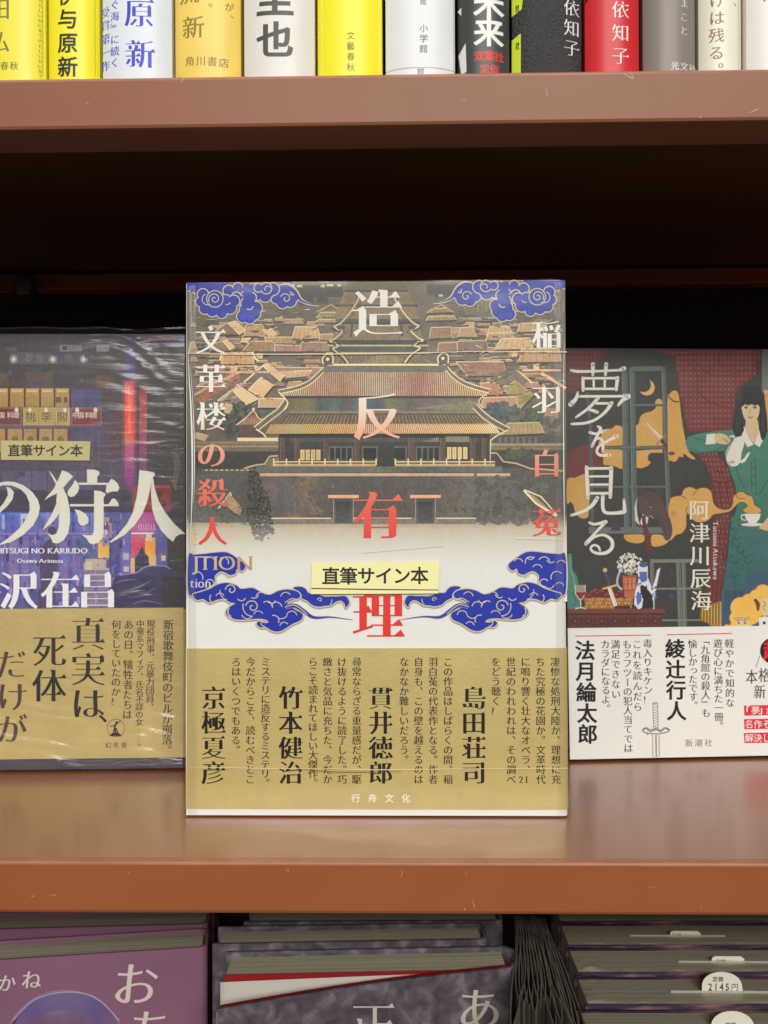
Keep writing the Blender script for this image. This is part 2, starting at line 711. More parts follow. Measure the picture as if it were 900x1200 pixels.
M_FILM = film_mat('clear_film', 0.02, 0.20, 0.10, 0.10, (30, 1, 60))
M_WRAP = film_mat('shrink_film', 0.014, 0.42, 0.16, 0.35, (28, 1, 240), haze=0.015)

# ------------------------------------------------------------------ bookcase
Y0 = 0.3463
ZB = -0.2885
ZU = P(450, 86, Y0).z
ZUL = P(450, 147, Y0).z
case = thing('bookcase', 'brown enamelled steel bookcase whose shelves carry every book', 'bookcase', (0, Y0, ZB))
XL, XR, YB = -0.62, 0.62, 0.63


def shelf(name, zt, zl, parent, mat, label):
    d = zt - zl
    r = 0.0013
    arc_ = [(r - r * math.sin(R(a_)), -r + r * math.cos(R(a_))) for a_ in (0, 18, 36, 54, 72, 90)]
    prof = [(0, -d + r), (r * .3, -d + r * .3), (r, -d), (0.022, -d), (0.022, -d + .0014), (0.0016, -d + .0014), (0.0016, -0.0014),
            (YB - Y0, -0.0014), (YB - Y0, 0), (.0034, 0), (.0030, -.00022), (.0025, -.00022), (.0021, 0)] + arc_
    bm = bmesh.new()
    nx = 24
    rows = []
    for k in range(nx + 1):
        x = XL + (XR - XL) * k / nx
        rows.append([bm.verts.new((x, y, zt - ZB + z)) for y, z in prof])
    n = len(prof)
    for a, b in zip(rows, rows[1:]):
        for i in range(n):
            j = (i + 1) % n
            bm.faces.new((a[i], b[i], b[j], a[j]))
    o = bm_obj(name, bm, mat, parent)
    for p in o.data.polygons:
        p.use_smooth = False
    o['label'] = label
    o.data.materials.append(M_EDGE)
    for p in o.data.polygons:                # same enamel, made lighter and glossier to draw the edge's bright line
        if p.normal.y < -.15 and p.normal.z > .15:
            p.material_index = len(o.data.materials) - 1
    if mat is M_STEEL2:                      # shade under the plate put into a darker, matt brown
        o.data.materials.append(M_UNDERSHADE)
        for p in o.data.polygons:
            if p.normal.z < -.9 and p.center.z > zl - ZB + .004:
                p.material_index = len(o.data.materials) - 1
    return o


M_EDGE = plain('highlight_shelf_edge', (164, 106, 76), .2, .6, .15, 60, coat=1.0, crough=.1)
M_UNDERSHADE = plain('shaded_underside', (92, 70, 46), .7, .2, .08, 30)
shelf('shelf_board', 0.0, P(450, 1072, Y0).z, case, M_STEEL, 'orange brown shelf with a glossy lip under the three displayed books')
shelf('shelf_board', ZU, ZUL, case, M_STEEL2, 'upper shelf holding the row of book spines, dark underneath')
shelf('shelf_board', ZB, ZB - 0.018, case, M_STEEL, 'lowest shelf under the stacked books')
box('back_panel', XL, XR, YB - Y0 + .0005, YB - Y0 + .0035, -0.03, 0.85, M_BACK, case)
box('back_rail', XL + .003, XR - .003, .615 - Y0, .628 - Y0, P(450, 336, .615).z - ZB, P(450, 317, .615).z - ZB, M_STEEL, case, 0.0008)
for sx in (XL, XR):
    box('upright', sx - .02, sx - .001 if sx < 0 else sx + .02, -.0, YB - Y0, -0.03, 0.85, M_STEEL, case, 0.001)
SCU = {}


def scuffs(name, par, L, col):
    class FC:
        def __call__(self, pts):
            return np.array([(P(x, y, Y0).x, P(x, y, Y0).z - ZB) for x, y in np.asarray(pts, float).reshape(-1, 2)])
    for pts, w in L:
        a_ = Art(FC(), 3e-5)
        a_.line(pts, w, col, 4 if len(pts) > 2 else 0)
        a_.build(name, M_INK, par)


boards = [o_ for o_ in case.children if o_.name.startswith('shelf_board')]
scuffs('scuff_mark', boards[0], [([(57, 1049), (66, 1048.6)], [.3, 1.1]), ([(36, 1050), (40, 1050)], .9), ([(470, 1019), (471.5, 1024), (468, 1028)], [.3, .8, .3]), ([(335, 1019), (338, 1021), (337, 1017)], [.3, .9, .3]),
       ([(553, 1052), (556, 1062), (557, 1063)], [.3, 1.0, .3]), ([(544, 1064), (545, 1066)], 1.4), ([(546, 1020), (546.6, 1026)], .5), ([(150, 1022), (151, 1024)], .8), ([(760, 1040), (770, 1039)], [.3, .6]), ([(820, 1060), (823, 1064)], [.3, .7])], (196, 138, 100))
scuffs('scuff_mark', boards[1], [([(100, 120), (104, 121)], .8), ([(205, 88), (214, 92), (212, 97)], [.4, 1.6, .3]), ([(730, 86), (742, 92), (738, 84)], [.4, 1.4, .3]), ([(820, 137), (822, 138)], 1.2), ([(876, 133), (888, 128)], [.3, 1.2]), ([(640, 100), (641, 112)], [.2, .8]), ([(540, 118), (546, 117)], [.2, .7])], (186, 150, 132))
# small steel clip that carries the upper shelf at the left
q = P(16, 333, .60)
bm = bmesh.new()
cx, cz = P(26, 330, .60).x, P(26, 330, .60).z - ZB
cy = .60 - Y0
add_box(bm, P(16, 330, .6).x, P(37, 330, .6).x, cy, cy + .012, P(20, 346, .6).z - ZB, P(20, 319, .6).z - ZB)
bm_obj('shelf_clip', bm, M_CLIP, case, True, 0.0028, 3)
bm = bmesh.new()
add_box(bm, P(-20, 340, .6).x, P(15.5, 340, .6).x, cy, cy + .03, P(10, 342, .6).z - ZB, P(10, 340, .6).z - ZB)
bm_obj('shelf_bracket', bm, M_CLIP, case, False, 0.0003, 1)


# ------------------------------------------------------------------ book builder (front cover out, bound on the right)
def c_outline(Wd, D, t, r, o=0.0):
    """plan of a book jacket wrapped round the spine at the right, grown by o"""
    pts = [(-o * .3, -o)]
    for k in range(6):
        a = R(-90 + 90 * k / 5)
        pts.append((Wd - r + (r + o) * math.cos(a), r + (r + o) * math.sin(a)))
    for k in range(6):
        a = R(90 * k / 5)
        pts.append((Wd - r + (r + o) * math.cos(a), D - r + (r + o) * math.sin(a)))
    pts += [(-o * .3, D + o), (-o * .3, D - t), (Wd - r, D - t), (Wd - t, D - r), (Wd - t, r), (Wd - r, t), (-o * .3, t)]
    return pts


class Face:
    """photo pixel -> local (x, z) on the front plane of a thing"""

    def __init__(s, o, y=0.0):
        m = (Matrix.Translation(o.location) @ o.rotation_euler.to_matrix().to_4x4())
        s.inv = m.inverted()
        s.y = y

    def __call__(s, pts):
        out = []
        o = s.inv @ Vector((0, 0, CAM_H))
        m3 = s.inv.to_3x3()
        for x, y in np.asarray(pts, float).reshape(-1, 2):
            d = m3 @ ray(x, y)
            t = (s.y - o.y) / d.y
            out.append((o.x + d.x * t, o.z + d.z * t))
        return np.array(out)


def place(right_px, left_px, lean, D, W_=None, keep='left'):
    """stand a book on z=0 from two pixels of its front bottom edge"""
    lift = D * math.sin(abs(lean)) + 0.0001
    b, a = PZ(*right_px, lift), PZ(*left_px, lift)
    d = (b - a)
    rz = math.atan2(d.y, d.x)
    w = W_ or d.length
    if keep == 'right':
        a = b - d.normalized() * w
    return a, rz, w


def hard_book(t, Wd, H, D, cover_mat, r=0.003, th=0.0022):
    cover = prism('cover', c_outline(Wd, D, th, r), 0, H, cover_mat, t)
    box('page_block', .0025, Wd - th - .0006, th + .0003, D - th - .0003, .003, H - .003, M_PAGES, t, 0.0003)
    return cover


# ================================================================== centre book
LEAN = R(-1.25)
D1 = 0.028
loc, rz, W1 = place((666.0, 956.3), (218.3, 955.2), LEAN, D1)
main = thing('book', 'tallest displayed book, in clear film, its cover a painted palace between blue clouds', 'book', loc, rz, LEAN)
FM = Face(main)
H1 = float(FM([(440, 330.3)])[0][1])
cover1 = hard_book(main, W1, H1, D1, M_PAPER, 0.0022)

WHITE = (228, 227, 221)


def fade(c, x, y):
    t = max(0.0, min(1.0, (y - 600) / 78.0))
    t = t * t * (3 - 2 * t)
    w = s2l(WHITE)
    L = .3 * c[0] + .6 * c[1] + .1 * c[2]
    g = (L / .16) ** .16 * 1.12
    k_ = 1 - .8 * max(0.0, min(1.0, (y - 600) / 40))
    c = tuple(max(0.0, (L + (v - L) * (1 + .16 * k_)) * (1 + (g - 1) * k_)) for v in c)
    # the painting dissolves into white paper, lower in the middle of the court
    return tuple(a + (b - a) * t for a, b in zip(c, w))


A = Art(FM, 4e-5, fade)
rnd = random.Random(3)
L_, T_, R_, B_ = 219.5, 331.0, 664.0, 705.0
CREAM, TAN, BROWN, SLATE, DARK, PINK = (214, 192, 150), (166, 134, 98), (128, 104, 78), (90, 88, 80), (60, 58, 53), (160, 120, 104)


def bgc(x, y):
    return ramp(y, [(331, (112, 96, 72)), (380, (104, 96, 80)), (450, (112, 100, 86)), (520, (92, 88, 80)), (575, (86, 81, 75)), (604, (96, 90, 80)),
                    (616, (178, 160, 130)), (660, (210, 200, 180)), (705, WHITE)])


A.quad((219.0, 331.2), (662.2, 328.8), (662.8, 420), (218.9, 420), bgc, 6, 24)
A.quad((218.9, 420), (662.8, 420), (664.6, B_), (218.6, B_), bgc, 6, 50)
# far city at the top: rows of small dim roofs
for k in range(70):
    x = rnd.uniform(222, 650)
    y = rnd.uniform(334, 372)
    w, h = rnd.uniform(8, 26), rnd.uniform(3, 8)
    if (390 < x + w and x < 500) or x + w > 660:
        continue
    c = lerp((128, 108, 78), (84, 80, 70), rnd.random())
    A.quad((x + 2, y), (x + w - 2, y), (x + w, y + h), (x, y + h), c)
    A.line([(x, y + h), (x + w, y + h)], .8, lerp(c, (50, 48, 44), .6))
for side in (0, 1):
    for k in range(16):                                   # dark trees far off
        x = rnd.uniform(318, 372) if side == 0 else rnd.uniform(500, 655)
        y = rnd.uniform(366, 384)
        A.disc(x, y, rnd.uniform(6, 13), lerp((80, 82, 74), (104, 96, 80), rnd.random()), rnd.uniform(4, 7))
for x0, x1, y0, y1 in ((343, 402, 334, 348), (500, 562, 333, 346), (350, 368, 346, 358), (372, 384, 344, 356)):
    A.rect(x0, y0, x1, y1, (78, 74, 66))
for x, y in ((342, 333), (348, 334), (376, 334), (383, 333), (514, 345), (395, 333), (535, 334)):
    A.rect(x, y, x + rnd.uniform(3, 9), y + 2.6, (190, 172, 132))
for x in range(560, 662, 5):                              # posts right of the clouds
    A.line([(x, 352), (x, 366)], 1, (150, 126, 86))
# street of houses, both sides (filler, then the drawn ones)
for k in range(230):
    left = k % 2 == 0
    x = rnd.uniform(222, 380) if left else rnd.uniform(515, 650)
    y = 372 + 82 * k / 230.0 + rnd.uniform(-4, 4)
    w, h = rnd.uniform(7, 28), rnd.uniform(3, 8)
    if left and x + w > 392 - (y - 398) * .2:
        w = 8
    if x + w > R_ - 2:
        continue
    c = (TAN, PINK, BROWN, SLATE, (146, 120, 98), (106, 100, 88))[rnd.randrange(6)]
    A.quad((x + 2, y), (x + w - 3, y), (x + w, y + h), (x, y + h), c)
    A.line([(x + 2, y), (x + w - 3, y)], .9, lerp(c, CREAM, .6))
    A.line([(x, y + h), (x + w, y + h)], 1.2, DARK)


def roof(p, c, edge=CREAM, under=DARK, tiles=0, ew=1.1):
    A.poly(p, c)
    a, b, c2, d = [np.array(q, float) for q in p[:4]]
    A.hold = True
    for i in range(tiles):
        u = (i + .5) / tiles
        A.line([a + (b - a) * u, d + (c2 - d) * u], .5, lerp(c, DARK, .35))
    A.hold = False
    A.n += 1
    A.line([d + (0, .8), c2 + (0, .8)], 2.0, under)
    A.line([a, b], ew, edge)
    A.line([a, d], ew * .8, edge)
    A.line([b, c2], ew * .8, lerp(edge, c, .5))


LIT = (196, 168, 122)
for p, c in [
    ([(256, 385), (267, 378), (281, 392), (252, 393)], BROWN),
    ([(267, 379), (276, 376), (289, 388), (281, 392.5)], LIT),
    ([(288, 381), (308, 380), (311, 394), (286, 394)], TAN),
    ([(308, 387), (311, 385.5), (319.5, 393), (316, 394.5)], LIT),
    ([(314, 386.5), (318, 385), (325, 393), (320, 394.5)], LIT),
    ([(310, 395), (345, 395), (346, 403), (312, 402.5)], TAN),
    ([(294, 400), (320, 400), (327, 412), (284, 411.5)], (150, 120, 88)),
    ([(284, 397), (294, 396), (289, 402), (282, 401.5)], LIT),
    ([(248, 404), (261, 399), (271, 411), (246, 411)], (140, 112, 86)),
    ([(261, 400), (266, 398), (277, 408), (270, 410.5)], LIT),
    ([(262, 414), (296, 413), (298, 427), (259, 427)], (178, 146, 108)),
    ([(223, 402), (227, 400), (232, 412), (221, 415)], TAN),
    ([(346, 383), (372, 383), (376, 397), (342, 397)], (186, 154, 112)),
    ([(375, 392), (390, 391), (392, 399), (374, 399)], TAN),
    ([(353, 401), (392, 401), (392, 412), (352, 412)], (146, 116, 94)),
    ([(376, 366), (400, 366), (403, 372), (371, 372)], (150, 128, 92)),
    ([(374, 374), (398, 374), (402, 378), (369, 378)], (156, 134, 98)),
    ([(322, 404), (352, 405), (352, 412), (322, 412)], PINK),
    ([(300, 430), (388, 431), (372, 443), (330, 446)], (150, 118, 98)),
    ([(325, 436), (366, 434), (360, 441), (332, 444)], (186, 152, 118)),
    # right hand side
    ([(574, 383), (597, 382.5), (602, 394), (570, 394)], (184, 152, 108)),
    ([(609, 379), (640, 378), (641, 389), (606, 389)], (178, 148, 106)),
    ([(572, 391), (602, 390), (602, 399), (569, 399)], (168, 138, 98)),
    ([(587, 397), (621, 396), (625, 409), (579, 410)], (186, 156, 112)),
    ([(611, 409), (655, 408), (658, 424), (608, 424.5)], (172, 138, 100)),
    ([(505, 384), (528, 383), (530, 396), (503, 397)], (148, 120, 90)),
    ([(540, 384), (555, 383), (558, 395), (536, 395)], (168, 138, 102)),
    ([(514, 402), (535, 401), (536, 411), (513, 412)], (150, 112, 92)),
    ([(536, 400), (570, 399), (572, 412), (536, 412)], (128, 106, 92)),
    ([(506, 362), (524, 361), (531, 366), (500, 367)], (146, 122, 88)),
    ([(502, 371), (532, 370), (535, 375), (499, 376)], (158, 132, 96)),
    ([(534, 424), (590, 424), (594, 440), (548, 441)], (146, 112, 94)),
    ([(562, 449), (583, 448), (589, 462), (571, 463)], (176, 124, 102)),
]:
    roof(p, c, lerp(c, CREAM, .75), lerp(DARK, c, .15), 6 if p[1][0] - p[0][0] > 20 else 0)
for a, b in (((371, 366), (388, 357)), ((388, 357), (404, 367)), ((500, 366), (517, 357)), ((517, 357), (532, 366))):
    A.line([a, b], 1.4, (176, 152, 110))
# gables and slanted roofs
A.poly([(288, 448), (309, 429), (332, 447), (310, 452)], (112, 104, 92))
A.line([(286, 448), (309, 428), (331, 446)], 2.0, CREAM)
roof([(309, 430), (313, 426.5), (334, 441), (329, 447)], LIT)
roof([(291, 457), (306, 442), (321, 452), (309, 466)], (196, 164, 122))
A.poly([(252, 476), (275, 456), (300, 474), (276, 478)], (128, 112, 94))
A.line([(255, 470), (275, 455), (302, 474)], 2.0, (198, 172, 132))
roof([(272, 457), (280, 452), (304, 468), (289, 475)], (200, 170, 126))
A.poly([(228, 470), (245, 452), (280, 437), (282, 446), (252, 462), (236, 474)], (150, 98, 80))
A.line([(228, 463), (252, 449), (280, 437)], 3.0, (184, 140, 112))
A.line([(231, 452), (262, 444)], 2.0, (172, 130, 104))
A.line([(228, 430), (300, 429)], 2.0, (196, 160, 124))
A.line([(230, 436), (345, 436)], 2.2, (190, 152, 122))
for x0, x1, yy in ((270, 278, 430), (301, 308, 414), (298, 301, 428), (625, 632, 427), (600, 606, 412)):
    A.rect(x0, yy, x1, yy + 6, (200, 172, 130))
A.line([(296, 412), (299, 420), (303, 423)], 2.0, CREAM, 4)
A.line([(260, 414), (258, 422)], 2.0, CREAM)
A.line([(280, 450), (262, 468), (258, 470)], 1.5, (180, 150, 118))
# right gables
A.poly([(580, 450), (604, 432), (622, 447), (606, 452)], (118, 106, 92))
A.line([(578, 448), (604, 432), (624, 449)], 2.2, (206, 170, 128))
A.poly([(574, 444), (602, 428), (606, 433), (582, 449)], (108, 104, 92))
roof([(590, 456), (604, 446), (626, 463), (611, 479)], (150, 136, 88), lerp(CREAM, TAN, .5))
for k in range(4):
    A.line([(606 + k * 5, 474 - k), (622 + k, 462 + k * 2)], .8, (106, 98, 66))
A.line([(612, 434), (657, 434)], 2.4, (204, 164, 126))
A.line([(634, 437), (663, 455)], 3.2, (208, 164, 130))
A.poly([(644, 440), (663, 436), (663, 452)], (112, 106, 92))
roof([(567, 466), (605, 465), (607, 478), (562, 479)], (174, 128, 104), (214, 176, 138))
A.line([(567, 463.5), (606, 463)], 1.5, (92, 78, 66))
for k in range(50):                                       # garden trees, right
    x, y = rnd.uniform(572, 604), rnd.uniform(473, 494)
    A.disc(x, y, rnd.uniform(2, 4.2), lerp((96, 102, 100), (66, 74, 72), rnd.random()), k=9)
for k in range(60):
    x, y = rnd.uniform(602, 640), rnd.uniform(480, 498)
    A.disc(x, y, rnd.uniform(2, 4.5), lerp((92, 104, 76), (60, 74, 60), rnd.random()), k=9)
A.poly([(640, 478), (652, 478), (655, 492), (636, 492)], (158, 120, 96))
for k in range(40):
    x, y = rnd.uniform(634, 656), rnd.uniform(490, 506)
    A.disc(x, y, rnd.uniform(2, 5), lerp((122, 112, 96), (80, 80, 74), rnd.random()), k=9)
roof([(595, 496), (632, 495), (638, 508), (588, 510)], (160, 138, 96), lerp(CREAM, TAN, .4), DARK, 9)
A.rect(580, 511, 660, 520, (80, 80, 76))
for x in range(584, 632, 7):
    A.rect(x, 512, x + 3.4, 519, (108, 102, 94))
A.rect(574, 519.5, 662, 523, (150, 128, 98))
A.rect(574, 524, 662, 527, (128, 110, 86))
A.rect(576, 528, 662.5, 548, (70, 70, 64), 5, 3)
for k in range(30):
    A.disc(rnd.uniform(592, 626), rnd.uniform(528, 537), rnd.uniform(2, 5), lerp((84, 92, 66), (66, 72, 60), rnd.random()), k=8)
A.line([(574, 531), (582, 531), (590, 541), (605, 543), (621, 549), (661, 552)], 1.8, (178, 152, 116))
A.poly([(583, 533), (590, 543), (604, 546), (580, 546)], (64, 62, 58))
# left trees
for k in range(130):
    a, r = rnd.uniform(0, 6.28), rnd.random() ** .5
    x, y = 279 + 26 * r * math.cos(a), 494 + 21 * r * math.sin(a)
    A.disc(x, y, rnd.uniform(1.8, 4), lerp((92, 92, 82), (58, 62, 58), rnd.random()), k=8)
for k in range(40):
    A.disc(rnd.uniform(290, 332), rnd.uniform(474, 484), rnd.uniform(2, 4), lerp((104, 108, 104), (70, 78, 78), rnd.random()), k=8)
for k in range(30):
    A.disc(rnd.uniform(264, 272), rnd.uniform(474, 482), rnd.uniform(1, 3), (176, 156, 120), k=7)
# pavilion with a pointed roof
A.poly([(296, 482), (299, 482), (309, 497), (276, 498)], (160, 112, 90), 0)
for k in range(8):
    A.line([(297.5, 483), (278 + k * 4.4, 498)], .7, (96, 70, 60))
A.line([(277, 498), (288, 490), (297, 481), (303, 490), (311, 494)], 1.3, (206, 166, 132))
A.disc(297, 479.5, 1.8, (214, 176, 140), k=8)
A.rect(280, 499, 308, 513, (92, 74, 66))
A.line([(304, 462), (303, 474)], 2.2, (176, 130, 100))
roof([(304, 467), (335, 467), (336, 478), (303, 478)], (178, 148, 112))
A.rect(278, 513, 326, 517, (206, 184, 144))
A.rect(224, 517, 326, 521, (128, 110, 88))
A.rect(224, 522, 326, 524.5, (146, 124, 98))
A.rect(224, 525, 326, 529, (112, 98, 82))
A.rect(224, 529, 328, 549, (64, 64, 62), 5, 3)
A.quad((229, 506), (245, 510), (240, 517), (228, 514), (176, 144, 108))
A.line([(286, 549), (300, 545), (310, 544), (316, 535), (326, 534)], 2.0, (174, 148, 112))
A.poly([(310, 546), (317, 537), (327, 536), (327, 548)], (120, 104, 84))
for x in range(240, 300, 6):
    A.rect(x, 550, x + 4, 552, (164, 146, 118))

for k in range(420):
    left = k % 2 == 0
    x0 = rnd.uniform(222, 372) if left else rnd.uniform(512, 655)
    y0 = rnd.uniform(350, 470)
    c = rnd.choice([(206, 178, 134), (84, 76, 64), (60, 58, 52), (174, 140, 108), (150, 112, 94), (112, 100, 84)])
    w_ = rnd.uniform(2, 9)
    A.line([(x0, y0), (x0 + w_, y0 + rnd.choice([0, 0, .4, -.4, w_ * .5, -w_ * .4]))], rnd.uniform(.4, 1.1), c)
# --- the palace, from the top roof down
SY = lambda x: 882.5 - x
A.poly([(405, 333), (477, 333), (479, 345), (403, 345)], (104, 88, 64))
A.line([(404, 341), (478, 341)], 1.6, (60, 52, 42))
A.poly([(404, 343), (478, 343), (484, 356), (492, 374), (390, 374), (398, 356)], (138, 116, 82))
A.hold = True
for k in range(52):
    x = 406 + k * 1.38
    A.line([(x, 344), (441 + (x - 441) * 1.42, 374)], .45, (92, 76, 54))
A.hold = False
A.n += 2
A.rect(392, 357, 490, 359.2, (70, 60, 48))
A.rect(394, 374, 492, 380, (84, 82, 74))
A.rect(394, 378, 492, 379.5, (58, 56, 50))
A.poly([(398, 380), (490, 380), (496, 398.5), (388, 398.5)], (134, 116, 88))
A.hold = True
for k in range(62):
    x = 399 + k * 1.47
    A.line([(x, 380.5), (441 + (x - 441) * 1.08, 398)], .45, (90, 78, 60))
A.hold = False
A.n += 2
A.rect(386, 398.5, 500, 404, (62, 68, 64))
A.rect(384, 404, 502, 406, (176, 156, 118))
A.rect(386, 406, 500, 413, (84, 84, 76))
A.rect(382, 413, 505, 414.8, (186, 166, 124))
A.poly([(396, 415), (490, 415), (514, 427.5), (386, 427.5)], (116, 104, 82))
A.poly([(421, 427), (441, 417), (463, 417), (486, 427)], (140, 126, 96))
for k in range(18):
    A.line([(386 + k * 7, 427), (396 + k * 5.6, 416)], .6, (150, 130, 98))
A.hold = True
for x in range(398, 500, 3):
    A.line([(x, 415), (x, 426)], .5, (88, 80, 64))
A.hold = False
A.n += 2
for s_ in (0, 1):
    X = (lambda x: x) if s_ == 0 else SY
    dy = 0 if s_ == 0 else -1
    def LN(pts, w, c, sm=5):
        A.line([(X(x), y + dy) for x, y in pts], w, c, sm)
    GC = (204, 184, 140) if s_ else (190, 168, 128)
    for pts in ([(421, 343), (419, 352), (411, 365), (400, 378), (391, 383)], [(391, 383), (396, 386), (401, 388), (397, 393), (391, 398)],
                [(391, 398), (386, 400), (393, 402), (396, 406), (390, 409), (398, 414)], [(398, 414), (404, 420), (408, 426)]):
        LN([(x - 2.0, y + 1.6) for x, y in pts], 1.6, (60, 54, 46))
        LN(pts, 1.7, GC)
        LN([(x + 4, y + 1.5) for x, y in pts], .8, (74, 66, 54))
    LN([(413, 380), (411, 395)], 2.4, (74, 74, 68), 0)
    for yy in (384, 402, 409):
        A.rect(min(X(396), X(404)), yy - 2, max(X(396), X(404)), yy + 2, (70, 74, 70))
A.rect(384, 426.5, 514, 428.6, (218, 198, 152))
A.rect(380, 428.6, 519, 437, (104, 104, 94))
# main roof
mr_l = [(379, 434), (372, 441), (362, 449), (348, 455), (327, 459.5)]
mr_r = [(523, 432), (530, 440), (541, 448), (556, 454), (573, 458.5)]
A.poly([(381, 436)] + mr_l + [(330, 465), (571, 464)] + mr_r[::-1] + [(520, 436)], (146, 124, 98))
A.hold = True
for k in range(98):
    x = 329 + k * 2.49
    yt = 437
    for arr in (mr_l, mr_r):
        xs = [p[0] for p in arr]
        if min(xs) <= x <= max(xs):
            o_ = np.argsort(xs)
            yt = float(np.interp(x, np.array(xs)[o_], np.array([p[1] for p in arr])[o_])) + 1.5
    c = ramp(x, [(330, (196, 172, 132)), (400, (176, 124, 104)), (440, (190, 166, 136)), (492, (176, 110, 104)), (520, (190, 158, 124)), (570, (206, 178, 116))])
    A.line([(441 + (x - 441) * .985, yt), (x, 464)], 1.15, c)
    A.line([(441 + (x - 441) * .985 + 1.2, yt), (x + 1.2, 464)], .6, (84, 70, 58))
A.hold = False
A.n += 2
for arr, gc in ((mr_l, (206, 184, 142)), (mr_r, (210, 190, 140))):
    sg = -1 if arr is mr_l else 1
    A.line([(x, y) for x, y in arr], 5.4, (110, 104, 92), 5)
    A.line([(x + sg * 1.5, y - 2.2) for x, y in arr], 1.3, gc, 5)
    A.line([(x - sg * .5, y + 2.0) for x, y in arr], 1.2, gc, 5)
for x0, y0, sg in ((384, 417, -1), (519, 416, 1)):          # roof beasts at the ridge ends
    A.poly([(x0 - 5, y0 + 11), (x0 - 6, y0 + 2), (x0 - 2, y0 - 1), (x0 + 5, y0), (x0 + 7, y0 + 11)], (92, 84, 72))
    A.line([(x0 - 5, y0 + 10), (x0 - 6, y0 + 3), (x0, y0 - 2), (x0 + 6, y0 + 1), (x0 + 6, y0 + 10)], 1.4, (218, 196, 148), 4)
    A.disc(x0, y0 + 4, 2, (210, 188, 140), k=9)
# tier between the two main roofs
teal = lambda x, y: ramp(x, [(330, (96, 90, 78)), (360, (118, 112, 66)), (375, (84, 84, 82)), (392, (78, 104, 90)), (404, (92, 80, 82)), (416, (86, 102, 100)), (446, (78, 86, 100)), (456, (122, 112, 72)), (480, (92, 90, 84)), (500, (110, 92, 98)), (545, (112, 116, 86)), (565, (100, 96, 78))])
A.rect(334, 464, 564, 481.5, teal, 44, 2)
A.rect(334, 464, 564, 467, (66, 62, 56))
A.poly([(483, 479), (550, 470), (560, 470), (558, 481)], (124, 120, 92))
A.rect(338, 481.5, 562, 485.5, (126, 110, 92))
A.rect(338, 484.8, 562, 486, (70, 62, 54))
A.poly([(340, 486), (560, 486), (574, 497), (326, 497)], (106, 92, 74))
A.hold = True
for k in range(110):
    x = 330 + k * 2.2
    A.line([(441 + (x - 441) * .93, 486.5), (x, 497)], .7, (142, 124, 98) if k % 2 else (76, 66, 54))
A.hold = False
A.n += 2
A.poly([(324, 497), (576, 496), (588, 508), (310, 508.5)], (152, 116, 84))
A.hold = True
for k in range(122):
    x = 312 + k * 2.26
    c = ramp(x, [(310, (190, 148, 112)), (350, (186, 170, 92)), (400, (204, 158, 112)), (470, (206, 160, 116)), (588, (226, 196, 138))])
    A.line([(441 + (x - 441) * .95, 497.3), (x, 508)], 1.25, c)
    A.line([(441 + (x - 441) * .95 + 1.1, 497.3), (x + 1.1, 508)], .5, (92, 68, 50))
A.hold = False
A.n += 2
for arr in ([(336, 470), (328, 481), (316, 490), (300, 503)], [(556, 476), (567, 487), (580, 496), (595, 504)]):
    sg = -1 if arr[0][0] < 441 else 1
    A.line(arr, 7, (116, 110, 96), 5)
    A.line([(x + sg * 2.4, y - 2.4) for x, y in arr], 1.3, (204, 184, 138), 5)
    A.line([(x - sg * 2.0, y + 2.2) for x, y in arr], 1.2, (202, 182, 136), 5)
    A.line(arr, 1, (80, 76, 68), 5)
A.line([(326, 459), (337, 471), (334, 480)], 1.4, CREAM, 4)
A.line([(573, 459), (561, 470), (566, 478)], 1.4, (202, 182, 136), 4)
A.line([(300, 503), (308, 508), (312, 513)], 1.6, CREAM, 4)
A.line([(595, 504), (583, 510), (575, 516), (573.5, 545)], 1.8, (200, 180, 136))
# hall behind the balustrade
A.rect(327, 508.5, 574, 546, (62, 60, 56), 8, 4)
A.rect(327, 508.5, 574, 513, (44, 44, 42))
A.rect(340, 513, 560, 518, (74, 78, 72))
for x, w in ((328, 6), (345, 6), (379, 5.5), (415.5, 6), (478.5, 7), (516, 6), (551, 6), (565, 5)):
    A.rect(x, 513, x + w, 543, (94, 70, 60))
    A.line([(x + .6, 513), (x + .6, 543)], .8, (120, 92, 76))
for x0 in (352, 358.2, 364.4, 370.6):
    A.rect(x0, 527, x0 + 5, 539.3, (188, 166, 118))
    A.line([(x0 + 2.5, 529), (x0 + 2.5, 538)], .6, (122, 108, 80))
for x0 in (524, 530, 536.4, 542.8):
    A.rect(x0, 524, x0 + 4.8, 538, (200, 178, 124))
    A.line([(x0 + 2.4, 526), (x0 + 2.4, 536)], .6, (132, 116, 84))
A.rect(522, 511.5, 550, 518, (128, 118, 92))
for x0, x1, n in ((386, 413, 4), (425, 476, 3), (488, 515, 4)):
    A.rect(x0 - 1, 523, x1 + 1, 540, (96, 96, 88))
    for i in range(n):
        a = x0 + (x1 - x0) * i / n
        A.rect(a + .9, 525, a + (x1 - x0) / n - .9, 539, (40, 42, 42))
A.rect(443, 523, 462, 546, (54, 56, 54))
A.poly([(492, 518), (514, 512), (514, 518)], (116, 112, 92))
for x0, x1 in ((320, 440.5), (462.5, 580)):
    A.rect(x0, 540.5, x1, 542, (196, 172, 128))
    A.rect(x0, 543.5, x1, 546.5, (174, 150, 112))
    k = 0
    while x0 + k * 15 <= x1:
        A.rect(x0 + k * 15, 537.5, x0 + k * 15 + 1.6, 545, (206, 184, 140))
        k += 1
A.rect(300, 546.5, 588, 554, lambda x, y: ramp(x, [(300, (104, 100, 90)), (420, (96, 98, 92)), (455, (116, 108, 86)), (480, (82, 86, 84)), (588, (108, 106, 98))]), 10, 1)
A.rect(295, 554.6, 598, 558, (182, 152, 124))
